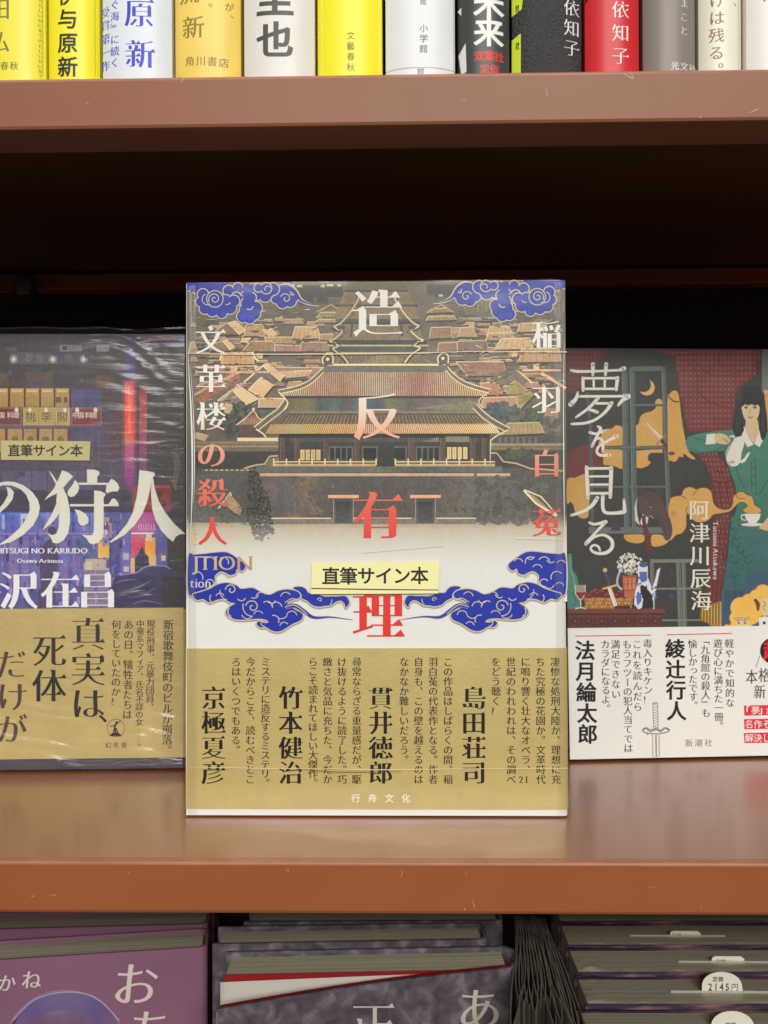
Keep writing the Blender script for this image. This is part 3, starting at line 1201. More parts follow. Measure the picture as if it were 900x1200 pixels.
# great wall, gates, court
A.rect(300, 558, 600, 607, lambda x, y: ramp(x + (y - 558) * .4, [(300, (92, 86, 80)), (330, (106, 92, 86)), (345, (78, 84, 92)), (362, (128, 102, 74)), (378, (92, 84, 80)), (440, (86, 80, 76)), (520, (92, 84, 80)), (560, (106, 100, 92)), (600, (96, 94, 88))]), 40, 4)
for k in range(90):                                       # soft slanting weathering on the great wall
    t_ = rnd.random()
    x0 = rnd.uniform(318, 352)
    c = lerp(lerp((84, 92, 112), (140, 116, 80), (x0 - 318) / 34.0), (98, 90, 84), rnd.uniform(.3, .9))
    y0 = rnd.uniform(560, 590)
    h_ = rnd.uniform(8, 22)
    A.line([(x0 + (y0 - 560) * .6, y0), (x0 + (y0 - 560) * .6 + h_ * .6, y0 + h_)], [.6, rnd.uniform(2, 5)], c)
for k in range(160):
    x0, y0 = rnd.uniform(345, 600), rnd.uniform(559, 604)
    c = lerp((104, 94, 86), (80, 76, 76), rnd.random())
    if rnd.random() < .2:
        c = lerp(c, rnd.choice([(120, 84, 76), (84, 94, 104), (126, 112, 82)]), .6)
    A.line([(x0, y0), (x0 + rnd.uniform(-2, 6), y0 + rnd.uniform(2, 7))], [.5, rnd.uniform(1, 4)], c)
for k in range(150):
    A.disc(rnd.uniform(556, 640), rnd.uniform(560, 612), rnd.uniform(2, 7), lerp((106, 100, 92), (80, 80, 76), rnd.random()), rnd.uniform(2, 7), k=12)
A.rect(313, 607, 558, 613.5, (116, 106, 96))
A.rect(313, 606.6, 388, 608.2, (200, 178, 142))
A.rect(414, 606.6, 482, 608.2, (200, 178, 142))
A.rect(511, 606.6, 558, 608.2, (200, 178, 142))
for gx in (391, 487):
    A.rect(gx, 584, gx + 23, 613, (76, 74, 72))
    A.rect(gx + 3, 588, gx + 20, 612.5, (62, 62, 62))
    A.line([(gx, 584), (gx, 613)], 1, (150, 132, 106))
    A.line([(gx + 23, 584), (gx + 23, 613)], 1, (150, 132, 106))
    A.rect(gx - 6.5, 580, gx + 29.5, 584.4, (208, 154, 124))
    A.rect(gx - 6.5, 583.6, gx + 29.5, 584.6, (126, 92, 78))
# foreground trees and roof corners
A.rect(221, 556, 300, 612, lambda x, y: ramp(x, [(221, (98, 94, 88)), (262, (88, 88, 84)), (300, (80, 78, 74))]), 6, 4)
A.quad((262, 590), (270, 578.5), (284, 596), (281, 606), (156, 130, 100))
A.line([(256, 596), (270, 577), (271, 581)], 2.0, (196, 174, 136))
A.line([(228, 574), (256, 590), (282, 606)], 1.4, (72, 70, 66), 3)
for k in range(60):
    x0, y0 = rnd.uniform(223, 285), rnd.uniform(558, 612)
    A.line([(x0, y0), (x0 + rnd.uniform(3, 9), y0 + rnd.uniform(1, 5))], [.4, 1.6], lerp((104, 98, 90), (72, 72, 70), rnd.random()))
A.quad((228, 572), (252, 586), (250, 590), (226, 577), (110, 98, 84))
for k in range(520):
    a, r = rnd.uniform(0, 6.28), rnd.random() ** .5
    v = r * math.sin(a)
    x, y = 303 + (13 + 7 * v) * r * math.cos(a) + 6 * v + rnd.uniform(-2, 2), 592 + 42 * v
    A.disc(x, y, rnd.uniform(.9, 2.3), lerp((98, 92, 82), (46, 50, 48), rnd.random() ** .7), rnd.uniform(.8, 2.0), k=6)
A.poly([(614, 575), (628, 583), (652, 605), (640, 600)], (150, 136, 112))
A.line([(614, 575), (628, 590), (652, 605)], 2.2, (214, 198, 158))
A.line([(614, 574), (634, 582), (653, 604)], 1.6, (206, 190, 152))
A.line([(602, 631), (660, 632)], 1.6, (206, 194, 166))
A.line([(424, 648), (520, 640)], .8, (178, 164, 138))
A.line([(523, 640), (523, 690)], .6, (206, 198, 182))
art1 = A.build('illustration', M_ART, cover1)

# --- blue cloud ornaments with cream outlines
CB, CB2, CO = (30, 50, 166), (60, 84, 214), (210, 196, 160)
K = None


def cloud(circles, ow=1.3, col=CB):
    for x, y, r in circles:
        K.disc(x, y, r + ow, CO, k=26)
    for x, y, r in circles:
        K.disc(x, y, r, col, k=26)


def spiral(x, y, r, turns, a0, flip=1, w=1.2):
    pts = []
    for i in range(26):
        t = i / 25
        a = R(a0) + flip * t * turns * 6.283
        pts.append((x + r * (1 - .86 * t) * math.cos(a), y + r * (1 - .86 * t) * math.sin(a)))
    K.line(pts, w, CO)


def arc(x, y, r, a0, a1, w=1.1):
    K.line([(x + r * math.cos(R(a0 + (a1 - a0) * i / 10)), y + r * math.sin(R(a0 + (a1 - a0) * i / 10))) for i in range(11)], w, CO)


for s_ in (0, 1):
    K = Art(FM, 2.9e-4)
    X = (lambda x: x) if s_ == 0 else (lambda x: 881.5 - x)
    dy = 0.0 if s_ == 0 else -2.6
    fl = 1 if s_ == 0 else -1
    C_ = lambda L: [(X(x), y + dy, r) for x, y, r in L]
    ang = lambda a: a if s_ == 0 else 180 - a
    # tail cloud
    K.line([(X(326), 337 + dy), (X(336), 335.5 + dy), (X(345), 341 + dy), (X(352), 351 + dy), (X(362), 356.5 + dy), (X(374), 359 + dy)], [4, 7.5, 7, 5, 3.2, .8], CO, 6)
    cloud(C_([(332, 345, 8.5), (340, 353, 7), (331, 355, 6.5), (324, 350, 6), (345, 350, 4)]))
    K.line([(X(326), 337 + dy), (X(336), 336.5 + dy), (X(345), 342 + dy), (X(352), 351.5 + dy), (X(362), 356 + dy), (X(372), 358 + dy)], [2.5, 5, 4.6, 2.6, 1.4, .4], CB, 6)
    spiral(X(335), 350 + dy, 6.5, 1.15, ang(200), fl)
    # top strip and right lobes
    K.rect(min(X(219.5), X(268)), 331.4 + (dy if s_ else 0), max(X(219.5), X(268)), 341 + dy, CB)
    K.line([(X(219.5), 342 + dy), (X(224), 341 + dy), (X(229), 345 + dy)], 1.4, CO, 3)
    cloud(C_([(226, 337.5, 5), (266, 339, 5)]), 0)
    cloud(C_([(301, 340.5, 8), (313, 342, 8), (320, 339, 7), (311, 347, 7), (301, 346, 6), (296, 339, 6)]))
    cloud(C_([(312, 338, 6), (303, 337.5, 4.5)]))
    cloud(C_([(268, 341, 6), (279, 337.5, 5.5), (286, 342, 5.2), (275, 344, 5)]))
    cloud(C_([(281, 352, 5.5), (277, 348, 5)]))
    # hanging lobe
    cloud(C_([(294, 349, 6), (291, 356, 8), (300, 361, 7), (285, 371, 7), (293, 373, 6.3), (298, 368, 7), (290, 364, 9)]))
    K.rect(min(X(285), X(296)), 333.5 + dy, max(X(285), X(296)), 350 + dy, CB)
    # big curl
    cloud(C_([(238, 345, 6), (235, 354, 5.2), (240, 362, 6), (250, 354, 11), (260, 367, 6), (270, 361, 7), (262, 356, 10), (274, 353, 6.5), (265, 351, 5), (249, 364, 7)]))
    K.disc(X(252), 350.5 + dy, 10.3, CO, k=28)
    K.disc(X(252), 350.5 + dy, 9.1, CB, k=28)
    spiral(X(251.5), 350.5 + dy, 7.2, 1.5, ang(150), fl)
    arc(X(243.5), 351 + dy, 6.5, ang(60), ang(250) if s_ == 0 else ang(250))
    arc(X(266), 353 + dy, 4.2, ang(20), ang(110))
    arc(X(292), 358 + dy, 5, ang(10), ang(120), 1.3)
    for lx, ly, lr in ((285, 374, 4), (294, 375, 4), (262, 370, 3)):   # gloss on the lobes painted as lighter blue
        K.disc(X(lx), ly + dy - 2, lr, lerp(CB, CB2, .45), k=14)
    arc(X(314), 339 + dy, 3.5, ang(150), ang(330))
    arc(X(282), 341 + dy, 3, ang(0), ang(120))
    K.build('cloud_ornament', M_INK, cover1)
# lower pair
WING = [(219, 652), (228, 650), (240, 649), (252, 647.5), (264, 647), (272, 650), (279, 655), (287, 661), (287, 666), (283, 669), (278, 667), (276, 672), (270, 674), (264, 671),
        (258, 670), (252, 675), (252, 682), (248, 686), (240, 691), (232, 695), (219, 695)]
BODY = [(226, 697), (234, 694), (246, 690), (255, 685), (266, 683), (277, 686), (283, 690), (296, 689), (306, 694), (316, 697), (325, 693), (333, 691), (340, 691), (348, 693),
        (352, 697), (350, 701), (343, 703), (337, 706), (341, 711), (347, 715), (353, 718), (355, 722), (352, 727), (343, 731), (337, 735), (330, 739), (323, 740), (317, 738), (312, 735),
        (305, 735), (301, 731), (304, 728), (310, 730), (315, 729), (311, 726), (302, 725), (290, 726), (278, 726), (269, 723), (265, 718), (268, 712), (276, 707), (270, 706), (262, 702),
        (254, 703), (246, 706), (238, 702), (231, 703)]
SECO = [(344, 689), (352, 687.5), (358, 690), (362, 695), (370, 695.5), (380, 699), (388, 699), (396, 699), (404, 698.5), (408, 702), (409, 707), (405, 712), (404, 708), (400, 704), (394, 705),
        (388, 709), (380, 710), (374, 711), (366, 709), (360, 704), (354, 701), (352, 696)]
for s_ in (0, 1):
    K = Art(FM, 2.9e-4)
    X = (lambda x: x) if s_ == 0 else (lambda x: 883.5 - x)
    dy = 0.0 if s_ == 0 else -.5
    fl = 1 if s_ == 0 else -1
    ang = lambda a: a if s_ == 0 else 180 - a
    OG = (138, 126, 120)
    for shape in (WING, SECO, BODY):
        q = catmull([(min(max(X(x), 221.0), 662.6), y + dy) for x, y in shape], 5, True)
        ring = np.vstack([q, q[:1]])
        K.line(ring + np.array([0, .8]), 3.4, (172, 160, 146))
        K.line(ring, 2.6, CO)
        K.poly([tuple(p) for p in q], CB)
    spiral(X(271), 691 + dy, 6.8, 1.2, ang(180), fl)
    spiral(X(296), 711 + dy, 8.2, 1.25, ang(190), fl)
    arc(X(296), 711 + dy, 11.2, ang(90), ang(200))
    arc(X(278), 716 + dy, 10.6, ang(110), ang(235))
    arc(X(324), 712 + dy, 6.5, ang(200), ang(350))
    arc(X(313), 711 + dy, 6.5, ang(230), ang(370))
    arc(X(321), 727 + dy, 6, ang(250), ang(390))
    arc(X(310), 730 + dy, 4, ang(80), ang(250))
    arc(X(283), 699 + dy, 5, ang(20), ang(150))
    arc(X(298), 696 + dy, 5, ang(10), ang(130))
    arc(X(252), 701 + dy, 6, ang(100), ang(220))
    arc(X(246), 684 + dy, 5, ang(210), ang(380))
    arc(X(246), 660 + dy, 7, ang(190), ang(330))
    arc(X(262), 659 + dy, 6, ang(230), ang(380))
    arc(X(231), 677 + dy, 7, ang(220), ang(380))
    arc(X(268), 672 + dy, 5, ang(20), ang(150))
    for ax, ay, ar, a0, a1 in ((258, 700, 5, 200, 340), (290, 718, 7, 30, 160), (303, 722, 6, 200, 330), (335, 700, 6, 190, 330), (318, 702, 5, 20, 150), (342, 722, 6, 200, 350), (333, 734, 5, 190, 330), (330, 718, 7, 20, 130),
                               (262, 651, 5, 30, 160), (276, 660, 5, 190, 340), (254, 668, 6, 200, 330), (238, 655, 5, 20, 140), (240, 684, 6, 30, 160), (268, 693, 10, 100, 190), (306, 700, 6, 190, 320), (272, 717, 5, 100, 230), (226, 662, 5, 200, 340), (228, 688, 5, 190, 330)):
        if s_ == 1 or ay > 691:
            arc(X(ax), ay + dy, ar, ang(a0), ang(a1), 1.0)
    # tails
    for wv, cc, sm in (([5.5, 5.5, 5, 3.6, 1.8, .5], OG, 6), ([3.6, 3.8, 3.4, 2.2, .9, .3], CB, 6)):
        K.line([(X(335), 711 + dy), (X(346), 710 + dy), (X(356), 716 + dy), (X(368), 723.5 + dy), (X(388), 723 + dy), (X(414), 726.5 + dy)], wv, cc, sm)
    K.line([(X(334), 711.5 + dy), (X(344), 709 + dy), (X(352), 713 + dy), (X(360), 720 + dy)], 1.0, CO, 5)
    K.line([(X(334), 706 + dy), (X(342), 701.5 + dy), (X(350), 703 + dy)], 1.0, CO, 5)
    spiral(X(375), 703 + dy, 3, 1.0, ang(180), fl, .9)
    arc(X(384), 704 + dy, 5, ang(-20), ang(60), .9)
    K.build('cloud_ornament', M_INK, cover1)

# --- title, subtitle and author
tcol = lambda x, y: ramp(y, [(440, (240, 236, 226)), (470, (240, 226, 210)), (520, (238, 164, 130)), (572, (236, 118, 94)), (630, (228, 66, 52)), (760, (224, 52, 46))])
for ch, x, y, s_ in (('造', 442, 366.5, 60), ('反', 442.5, 487.5, 60), ('有', 443, 604, 60), ('理', 443.5, 721, 61)):
    TL = Art(FM, 3.5e-4)
    TL.char(ch, x, y, s_, tcol, 'title')
    TL.build('title_character', M_INK, cover1)
TS = Art(FM, 3.5e-4)
scol = lambda x, y: ramp(y, [(440, (240, 236, 226)), (492, (240, 232, 218)), (530, (236, 158, 128)), (572, (234, 118, 94)), (630, (228, 68, 56))])
for ch, x, y in zip('文革楼の殺人', (247, 247.5, 248, 248, 249, 249), (398.5, 443.5, 488, 532.5, 577.5, 622)):
    TS.char(ch, x, y, 36, scol, 'mincho_heavy')
TS.build('subtitle_lettering', M_INK, cover1)
TS = Art(FM, 3.5e-4)
for ch, y in zip('稲羽白菟', (392, 468.5, 543, 612)):
    TS.char(ch, 640.5, y, 35.5, scol, 'mincho_heavy')
TS.build('author_lettering', M_INK, cover1)
TE = Art(FM, 3.5e-4)
GOLDI, PALE = (196, 164, 106), (226, 218, 208)
TE.latin('E', 225, 231.5, 638, 22, (240, 212, 130), 'serif')
TE.latin('JTION', 227, 296.5, 668, 24, lambda x, y: ramp(x, [(224, (220, 200, 160)), (262, (206, 178, 122)), (297, (186, 152, 100))]), 'serif')
TE.latin('tion', 223, 247.5, 688.6, 16, PALE, 'serif')
TE.build('english_lettering', M_INK, cover1)

# --- gold paper band with its writing
def band(t, Wd, D, r, z0, z1, mat, o=0.0004):
    return prism('paper_band', c_outline(Wd, D, 0.0, r, o)[:13] + [(0, D), (0, D - .0001), (Wd - r, D), (Wd, D - r), (Wd, r), (Wd - r, 0.00002), (-o * .3, 0.00002)], z0, z1, mat, t)


zt_b = float(FM([(440, 759.5)])[0][1])
zb_b = float(FM([(440, 948.0)])[0][1])
band1 = band(main, W1, D1, 0.0022, zb_b, zt_b, M_GOLD)
BL = Art(FM, 4.8e-4)
INK = (52, 42, 34)
for x, t_, dx in ((650.5, '凄惨な処刑大陸か、理想に充', .08), (633, 'ちた究極の花園か。文革時代', .06), (615.7, 'に鳴り響く壮大なオペラ、', .05), (598.6, '世紀のわれわれは、その調べ', .04), (581, 'をどう聴く?', .03),
                  (525, 'この作品はしばらくの間、稲', .0), (507.5, '羽白菟の代表作となる。作者', 0), (490.5, '自身も、この壁を越えるのは', 0), (473.5, 'なかなか難しいだろう。', 0),
                  (418, '尋常ならざる重量感だが、駆', 0), (401, 'け抜けるように読了した。巧', 0), (384, '緻さと気品に充ちた、今だか', 0), (367, 'らこそ読まれてほしい大傑作。', 0),
                  (311.5, 'ミステリに造反するミステリ。', -.04), (294, '今だからこそ、読むべきとこ', -.05), (277, 'ろはいくつでもある。', -.06)):
    BL.column(t_, x, 775.5, 11.45 if len(t_) < 14 else 10.9, 11.6, INK, 'fine', dx)
BL.char('2', 613.2, 775.5 + 11.45 * 12, 11.5, INK, 'serif')
BL.char('1', 619.8, 775.5 + 11.45 * 12, 11.5, INK, 'serif')
for x, t_ in ((555.3, '島田荘司'), (446.3, '貫井徳郎'), (340.8, '竹本健治'), (250.8, '京極夏彦')):
    BL.column(t_, x, 817.5, 29.2, 29, (36, 28, 24), 'mincho_heavy', -.1 if x < 300 else 0)
BL.row('行舟文化', 417, 935, 19.6, 10.5, (236, 232, 214), 'bold')
BL.build('band_lettering', M_INK, band1)

# --- label reading 直筆サイン本, stuck on the film
def flat_quad(name, fmap, px, y0, th, mat, parent, col=None):
    uv = fmap(px)
    vs = [(u, y0, v) for u, v in uv] + [(u, y0 - th, v) for u, v in uv]
    fs = [(4, 5, 6, 7), (0, 3, 2, 1), (0, 1, 5, 4), (1, 2, 6, 5), (2, 3, 7, 6), (3, 0, 4, 7)]
    o = mesh_of(name, vs, fs, mat, parent)
    bm = bmesh.new(); bm.from_mesh(o.data)
    bmesh.ops.recalc_face_normals(bm, faces=bm.faces[:])
    bm.to_mesh(o.data); bm.free()
    return o


# clear film round the centre book: thin shell, bulging over the edges, with folds
def film_sheet(name, Wd, H, mat, parent, y0, edge, amp, seedv, nx=70, nz=110, sx=30., sz=90., top=0.0, x0=0.0):
    vs, fs = [], []
    for j in range(nz + 1):
        v = j / nz
        for i in range(nx + 1):
            u = i / nx
            x = x0 - .0006 + (Wd - x0 + .0012) * u
            z = .0002 + (H + top) * v
            de = min(x - x0 + .0006, Wd + .0006 - x)
            k = max(0.0, 1 - de / edge)
            y = y0 + (1 - math.sqrt(max(0, 1 - k * k))) * (edge * .55)
            n_ = mnoise.noise(Vector((x * sx, seedv, z * sz))) + .5 * mnoise.noise(Vector((x * sx * 2.3, seedv + 4, z * sz * 2.1)))
            y += amp * n_
            vs.append((x, min(y, .004), z))
    for j in range(nz):
        for i in range(nx):
            a = j * (nx + 1) + i
            fs.append((a, a + 1, a + nx + 2, a + nx + 1))
    return mesh_of(name, vs, fs, mat, parent, True)


film1 = film_sheet('clear_film', W1, H1, M_FILM, main, -0.00092, .004, .00015, 3.1)
# doubled, creased film along the two upright edges; white haze imitates its bright streaks
M_FOLD = film_mat('film_fold', 0.03, 0.9, 0.18, 0.7, (900, 1, 22), haze=0.04)


def fold(x0, x1, amp):
    vs, fs = [], []
    nx, nz = 10, 120
    for j in range(nz + 1):
        z = .001 + (H1 - .002) * j / nz
        wob = .0005 * mnoise.noise(Vector((x0 * 50, 2, z * 26)))
        for i in range(nx + 1):
            u = i / nx
            vs.append((x0 + (x1 - x0) * u + wob, -.00104 - amp * math.sin(math.pi * u) * (.6 + .4 * math.sin(u * 9 + z * 30)) - .00012 * mnoise.noise(Vector((u * 3, 7, z * 60))), z))
    for j in range(nz):
        for i in range(nx):
            a_ = j * (nx + 1) + i
            fs.append((a_, a_ + 1, a_ + nx + 2, a_ + nx + 1))
    return mesh_of('film_fold', vs, fs, M_FOLD, film1, True)


fold(.0006, .0040, .0005)
fold(W1 - .0042, W1 - .0010, .0004)
# seams of the film: two faint raised lines across the front
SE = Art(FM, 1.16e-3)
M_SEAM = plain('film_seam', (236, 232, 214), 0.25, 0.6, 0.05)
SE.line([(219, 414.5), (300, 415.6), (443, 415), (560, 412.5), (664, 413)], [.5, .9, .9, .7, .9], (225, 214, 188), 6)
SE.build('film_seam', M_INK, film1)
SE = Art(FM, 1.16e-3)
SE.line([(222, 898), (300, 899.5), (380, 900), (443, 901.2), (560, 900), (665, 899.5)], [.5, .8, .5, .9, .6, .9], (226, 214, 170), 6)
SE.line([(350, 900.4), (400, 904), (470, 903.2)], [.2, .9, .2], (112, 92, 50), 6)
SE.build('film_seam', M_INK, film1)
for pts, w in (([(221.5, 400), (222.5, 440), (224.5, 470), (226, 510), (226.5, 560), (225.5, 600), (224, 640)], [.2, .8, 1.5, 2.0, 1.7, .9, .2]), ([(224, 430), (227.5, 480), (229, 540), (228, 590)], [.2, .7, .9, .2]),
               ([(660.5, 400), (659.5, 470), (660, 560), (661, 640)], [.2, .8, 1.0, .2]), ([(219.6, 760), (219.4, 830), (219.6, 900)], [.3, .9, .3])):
    SE = Art(FM, 1.7e-3)  # specular streaks of the film painted as pale ribbons
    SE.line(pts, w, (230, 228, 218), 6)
    SE.build('film_highlight', M_INK, film1)
lab1 = flat_quad('signed_copy_label', FM, [(366, 659.5), (515, 657.5), (513.5, 695.2), (364.5, 696)], -1.2e-3, .00012, M_LABEL, main)
LB = Art(FM, 1.2e-3 + .00013)
LB.row('直筆サイン本', 388, 674.8, 20.7, 21.5, (40, 34, 28), 'bold', -.12)
LB.line([(365, 689.4), (440, 690.6), (513.6, 691.2)], [1.3, 1.5, 1.1], (74, 64, 46))
LB.build('label_lettering', M_INK, lab1)

# ================================================================== right book
LEAN3 = R(-3.0)
D3 = 0.020
loc, rz, W3 = place((900.0, 885.7), (668.0, 890.4), LEAN3, D3, 0.1315)
rbook = thing('book', 'dark jacketed book showing a woman in green pouring tea, white paper band below', 'book', loc, rz, LEAN3)
FR = Face(rbook)
H3 = float(FR([(780, 408.6)])[0][1])
M_DKPAPER = plain('dark_jacket_paper', (62, 61, 57), 0.5, 0.4, 0.06, 60)
cover3 = hard_book(rbook, W3, H3, D3, M_DKPAPER, 0.002)
Rr = Art(FR, 3e-5)
DK, RED, RED2, FRM, ORG, TEAL = (62, 62, 58), (118, 52, 50), (146, 78, 74), (98, 108, 104), (212, 160, 76), (66, 126, 106)
XR3 = 990
Rr.rect(665, 409.5, XR3, 740, DK, 3, 6)


def checks(poly, dx=5.0, dyy=6.2, c=RED2, w=2.6, h=3.0, skew=0.0):
    Rr.hold = True
    xs = [p[0] for p in poly]; ys = [p[1] for p in poly]
    y = min(ys) + 2
    while y < max(ys):
        x = min(xs) + 1
        while x < max(xs):
            xx = x + skew * (y - min(ys))
            if in_poly(xx, y, poly) and in_poly(xx + w, y + h, poly):
                Rr.rect(xx, y, xx + w, y + h, c)
            x += dx
        y += dyy
    Rr.hold = False
    Rr.n += 1


cur = [(762, 409.5), (892, 409.5), (889, 438), (872, 449), (862, 462), (859, 505), (806, 506), (799, 470), (791, 418), (776, 414)]
Rr.poly(cur, RED)
checks(cur)
for pts in ([(812, 420), (835, 440), (866, 436), (880, 428)], [(806, 444), (830, 470), (856, 478)], [(800, 420), (816, 436), (818, 470)], [(846, 412), (842, 424), (850, 430)]):
    Rr.line(pts, [.5, 1.4, .6, .4][:len(pts)], (84, 48, 46), 5)
cur2 = [(665, 409.5), (712, 409.5), (704, 420), (686, 446), (676, 458), (665, 462)]
Rr.poly(cur2, (104, 50, 48)); checks(cur2, c=(126, 66, 62))
Rr.rect(893, 409.5, XR3, 460, (112, 118, 108))
Rr.poly([(895, 457), (XR3, 455), (XR3, 505), (900, 505)], (216, 160, 84))
# smoke behind the window bars
SM = [[(742, 499), (745, 498), (748, 496), (750, 488), (756, 483.5), (762, 482), (767, 479), (771, 473), (776, 472), (777, 522), (742, 523)],
      [(742, 528), (776, 526), (777, 531), (764, 531), (760, 534), (760, 539), (763, 542), (758, 547), (752, 549), (742, 547)],
      [(706, 506), (711, 502), (717, 502), (721, 498), (727, 499), (729.5, 501), (729.5, 522), (700, 523)], [(707, 526), (729.5, 527), (729.5, 550), (721, 547), (707, 545)]]
for p in SM:
    Rr.poly(p, ORG)
    Rr.line(p[:9], 1.0, (92, 62, 34), 3)
Rr.disc(772, 471.5, 4.2, ORG, k=16)
# red drape and smoke at the left edge
Rr.poly([(665, 530), (680, 524), (697, 517), (707, 524), (707, 543), (697, 552), (684, 557), (672, 563), (665, 562)], (112, 48, 46))
Rr.poly([(664.5, 562), (674, 560), (688, 555), (691, 572), (690, 600), (688, 607), (680, 607), (674, 600), (672, 592), (668, 588), (664.5, 590)], (206, 156, 70), 2)
# moon
Rr.disc(758, 454.3, 9.2, (224, 172, 88), k=26)
Rr.disc(754.2, 451.0, 8.6, (64, 66, 62), k=26)
# window frames
for pts, w in (([(732, 432), (735, 632)], 7), ([(741, 431), (744, 628)], 6.5), ([(777.5, 430), (785, 628)], 5.2)):
    Rr.line(pts, w, (94, 106, 104))
    Rr.line([(pts[0][0] + w * .32, pts[0][1]), (pts[1][0] + w * .32, pts[1][1])], .8, (62, 70, 68))
    Rr.line([(pts[0][0] - w * .42, pts[0][1]), (pts[1][0] - w * .42, pts[1][1])], .7, (122, 132, 126))
Rr.line([(688, 460), (692, 500), (694, 625)], [3, 4, 5], (84, 92, 88))
for y, x0, x1, w in ((432.5, 740, 776, 6), (475, 742, 779, 2.6), (525, 706, 781, 3.2), (571, 692, 783, 2.4), (622, 690, 785, 8)):
    Rr.line([(x0, y), (x1, y - .4)], w, (104, 114, 108))
    Rr.line([(x0, y + w / 2 - .3), (x1, y + w / 2 - .7)], .7, (66, 72, 68))
for pts in ([(734.5, 466), (735, 496)], [(736, 548), (736.5, 580)], [(743, 562), (744, 578)], [(780, 520), (781, 540)]):
    Rr.line(pts, [.2, 1.2], (60, 66, 62))
Rr.poly([(718, 612), (724, 612), (728, 622), (716, 622)], (74, 66, 60))
# dagger in the smoke
Rr.line([(757.5, 496), (775, 514)], [1.5, 3.4], (232, 228, 214), caps=True)
Rr.line([(757.5, 496), (775, 515)], .6, (150, 146, 134))
Rr.line([(770, 520), (780, 510)], 2, (168, 130, 66), caps=True)
Rr.line([(776, 517), (786, 530)], [4, 3.4], (104, 52, 46), caps=True)
Rr.disc(787.5, 532, 2.4, (122, 70, 52), k=10)
# big smoke plume at the right of the window
PL = [[(782, 470), (784, 462), (789, 457.5), (794, 459), (796.5, 468), (799, 490), (804, 518), (808, 530), (815, 537), (812, 538.5), (806, 535.5), (801.5, 532), (800.5, 536), (796, 535.5), (792, 541), (786, 540), (782.5, 534)],
      [(784, 590), (787, 583), (794, 581), (798.5, 580), (801, 573.5), (808, 570.5), (816, 573), (820, 572), (827, 571.5), (833.5, 576), (836, 588), (840, 594), (848, 597), (855, 596), (858.5, 590),
       (859, 583), (864, 577.5), (870, 576), (876, 580), (881, 581.5), (883.5, 588), (885, 592), (890.5, 595.5), (892, 600), (887, 602), (876, 601.5), (870, 598), (873, 595.5), (875.5, 593), (873, 589.5), (867, 589),
       (861, 594), (855, 599.5), (846, 601.5), (836, 603.5), (831, 609), (824, 612), (814, 611), (806, 602), (804.5, 606), (804, 618), (799, 625), (792, 627.5), (788, 632), (783, 634.5), (780, 634)]]
Rr.poly(PL[0], ORG, 2); Rr.line(catmull(PL[0], 4, True), .8, (108, 74, 40))
Rr.line([(783, 464), (789, 470), (796, 471)], 1.6, (86, 64, 44), 4)
Rr.poly([(783, 530), (788, 529), (792, 531), (788, 534), (784, 533)], (120, 72, 52))
# plaid curtain lower right
for p in ([(815, 531), (828, 528.5), (838, 530), (847, 540), (853, 550), (858, 566), (862, 576), (858, 590), (854, 597), (846, 596), (838, 591), (834, 580), (833, 556), (826, 543)],
          [(838, 604), (856, 601), (852, 640), (847, 690), (846, 708), (828, 708), (830, 660), (834, 620)]):
    Rr.poly(p, (112, 50, 48)); checks(p, 4.4, 6.0, (148, 78, 72), 2, 3.4, .22)
for pts in ([(833, 562), (846, 566), (856, 562)], [(836, 568), (838, 590)], [(843, 566), (846, 594)], [(851, 564), (854, 588)], [(834, 548), (848, 556)]):
    Rr.line(pts, 1.1, (78, 40, 40), 3 if len(pts) > 2 else 0)
for x in (834, 839, 844):
    Rr.line([(x + 6, 612), (x, 706)], .9, (82, 40, 40))
# woman
GD, GB = (62, 122, 102), (56, 90, 116)
gcol = lambda x, y: ramp(y, [(500, (72, 132, 112)), (600, (62, 120, 102)), (665, (58, 104, 98)), (700, (58, 92, 112)), (740, (66, 92, 128))])
Rr.poly([(846, 740), (850, 690), (854, 640), (857, 606), (861, 604), (864, 592), (862, 570), (853, 545), (848, 528), (832, 530), (816, 531), (806, 527), (803, 519), (806, 512), (818, 508), (842, 505),
         (860, 503.5), (880, 502), (900, 506), (XR3, 512), (XR3, 740)], gcol)
Rr.rect(846, 690, XR3, 740, gcol, 1, 8)
Rr.poly([(852, 655), (XR3, 655), (XR3, 692), (847.5, 692)], gcol)
for pts in ([(806, 524), (820, 530), (838, 528), (848, 522)], [(861, 540), (866, 560), (874, 574)], [(880, 540), (881, 577)], [(885, 536), (886, 578)], [(900, 562), (890, 578), (884, 578)],
            [(812, 512), (826, 516), (832, 510)], [(848, 528), (852, 520), (851, 512)]):
    Rr.line(pts, .9, (44, 84, 72), 4 if len(pts) > 2 else 0)
for y in (540, 549, 558, 567):
    Rr.disc(883, y, 1, (44, 84, 72), k=8)
for cx_, cy_, r_ in ((862, 636, 5), (868, 644, 4), (860, 655, 5), (874, 648, 5), (866, 662, 4), (860, 672, 4), (876, 656, 4), (864, 628, 4), (861, 616, 5), (868, 612, 4)):
    Rr.line([(cx_ + r_ * math.cos(a * .5), cy_ + r_ * math.sin(a * .5)) for a in range(10)], .9, (40, 78, 70), 2)
for x0, y0, y1 in ((861, 676, 734), (862, 700, 736), (876, 664, 726)):
    Rr.line([(x0, y0), (x0 + .5, y1)], [.3, 1.6], (44, 70, 84))
Rr.poly([(856, 735), (870, 700), (878, 676), (890, 668), (XR3, 668), (XR3, 680), (884, 692), (872, 720)], (60, 92, 112))
Rr.rect(902, 512, XR3, 738, gcol, 2, 6)
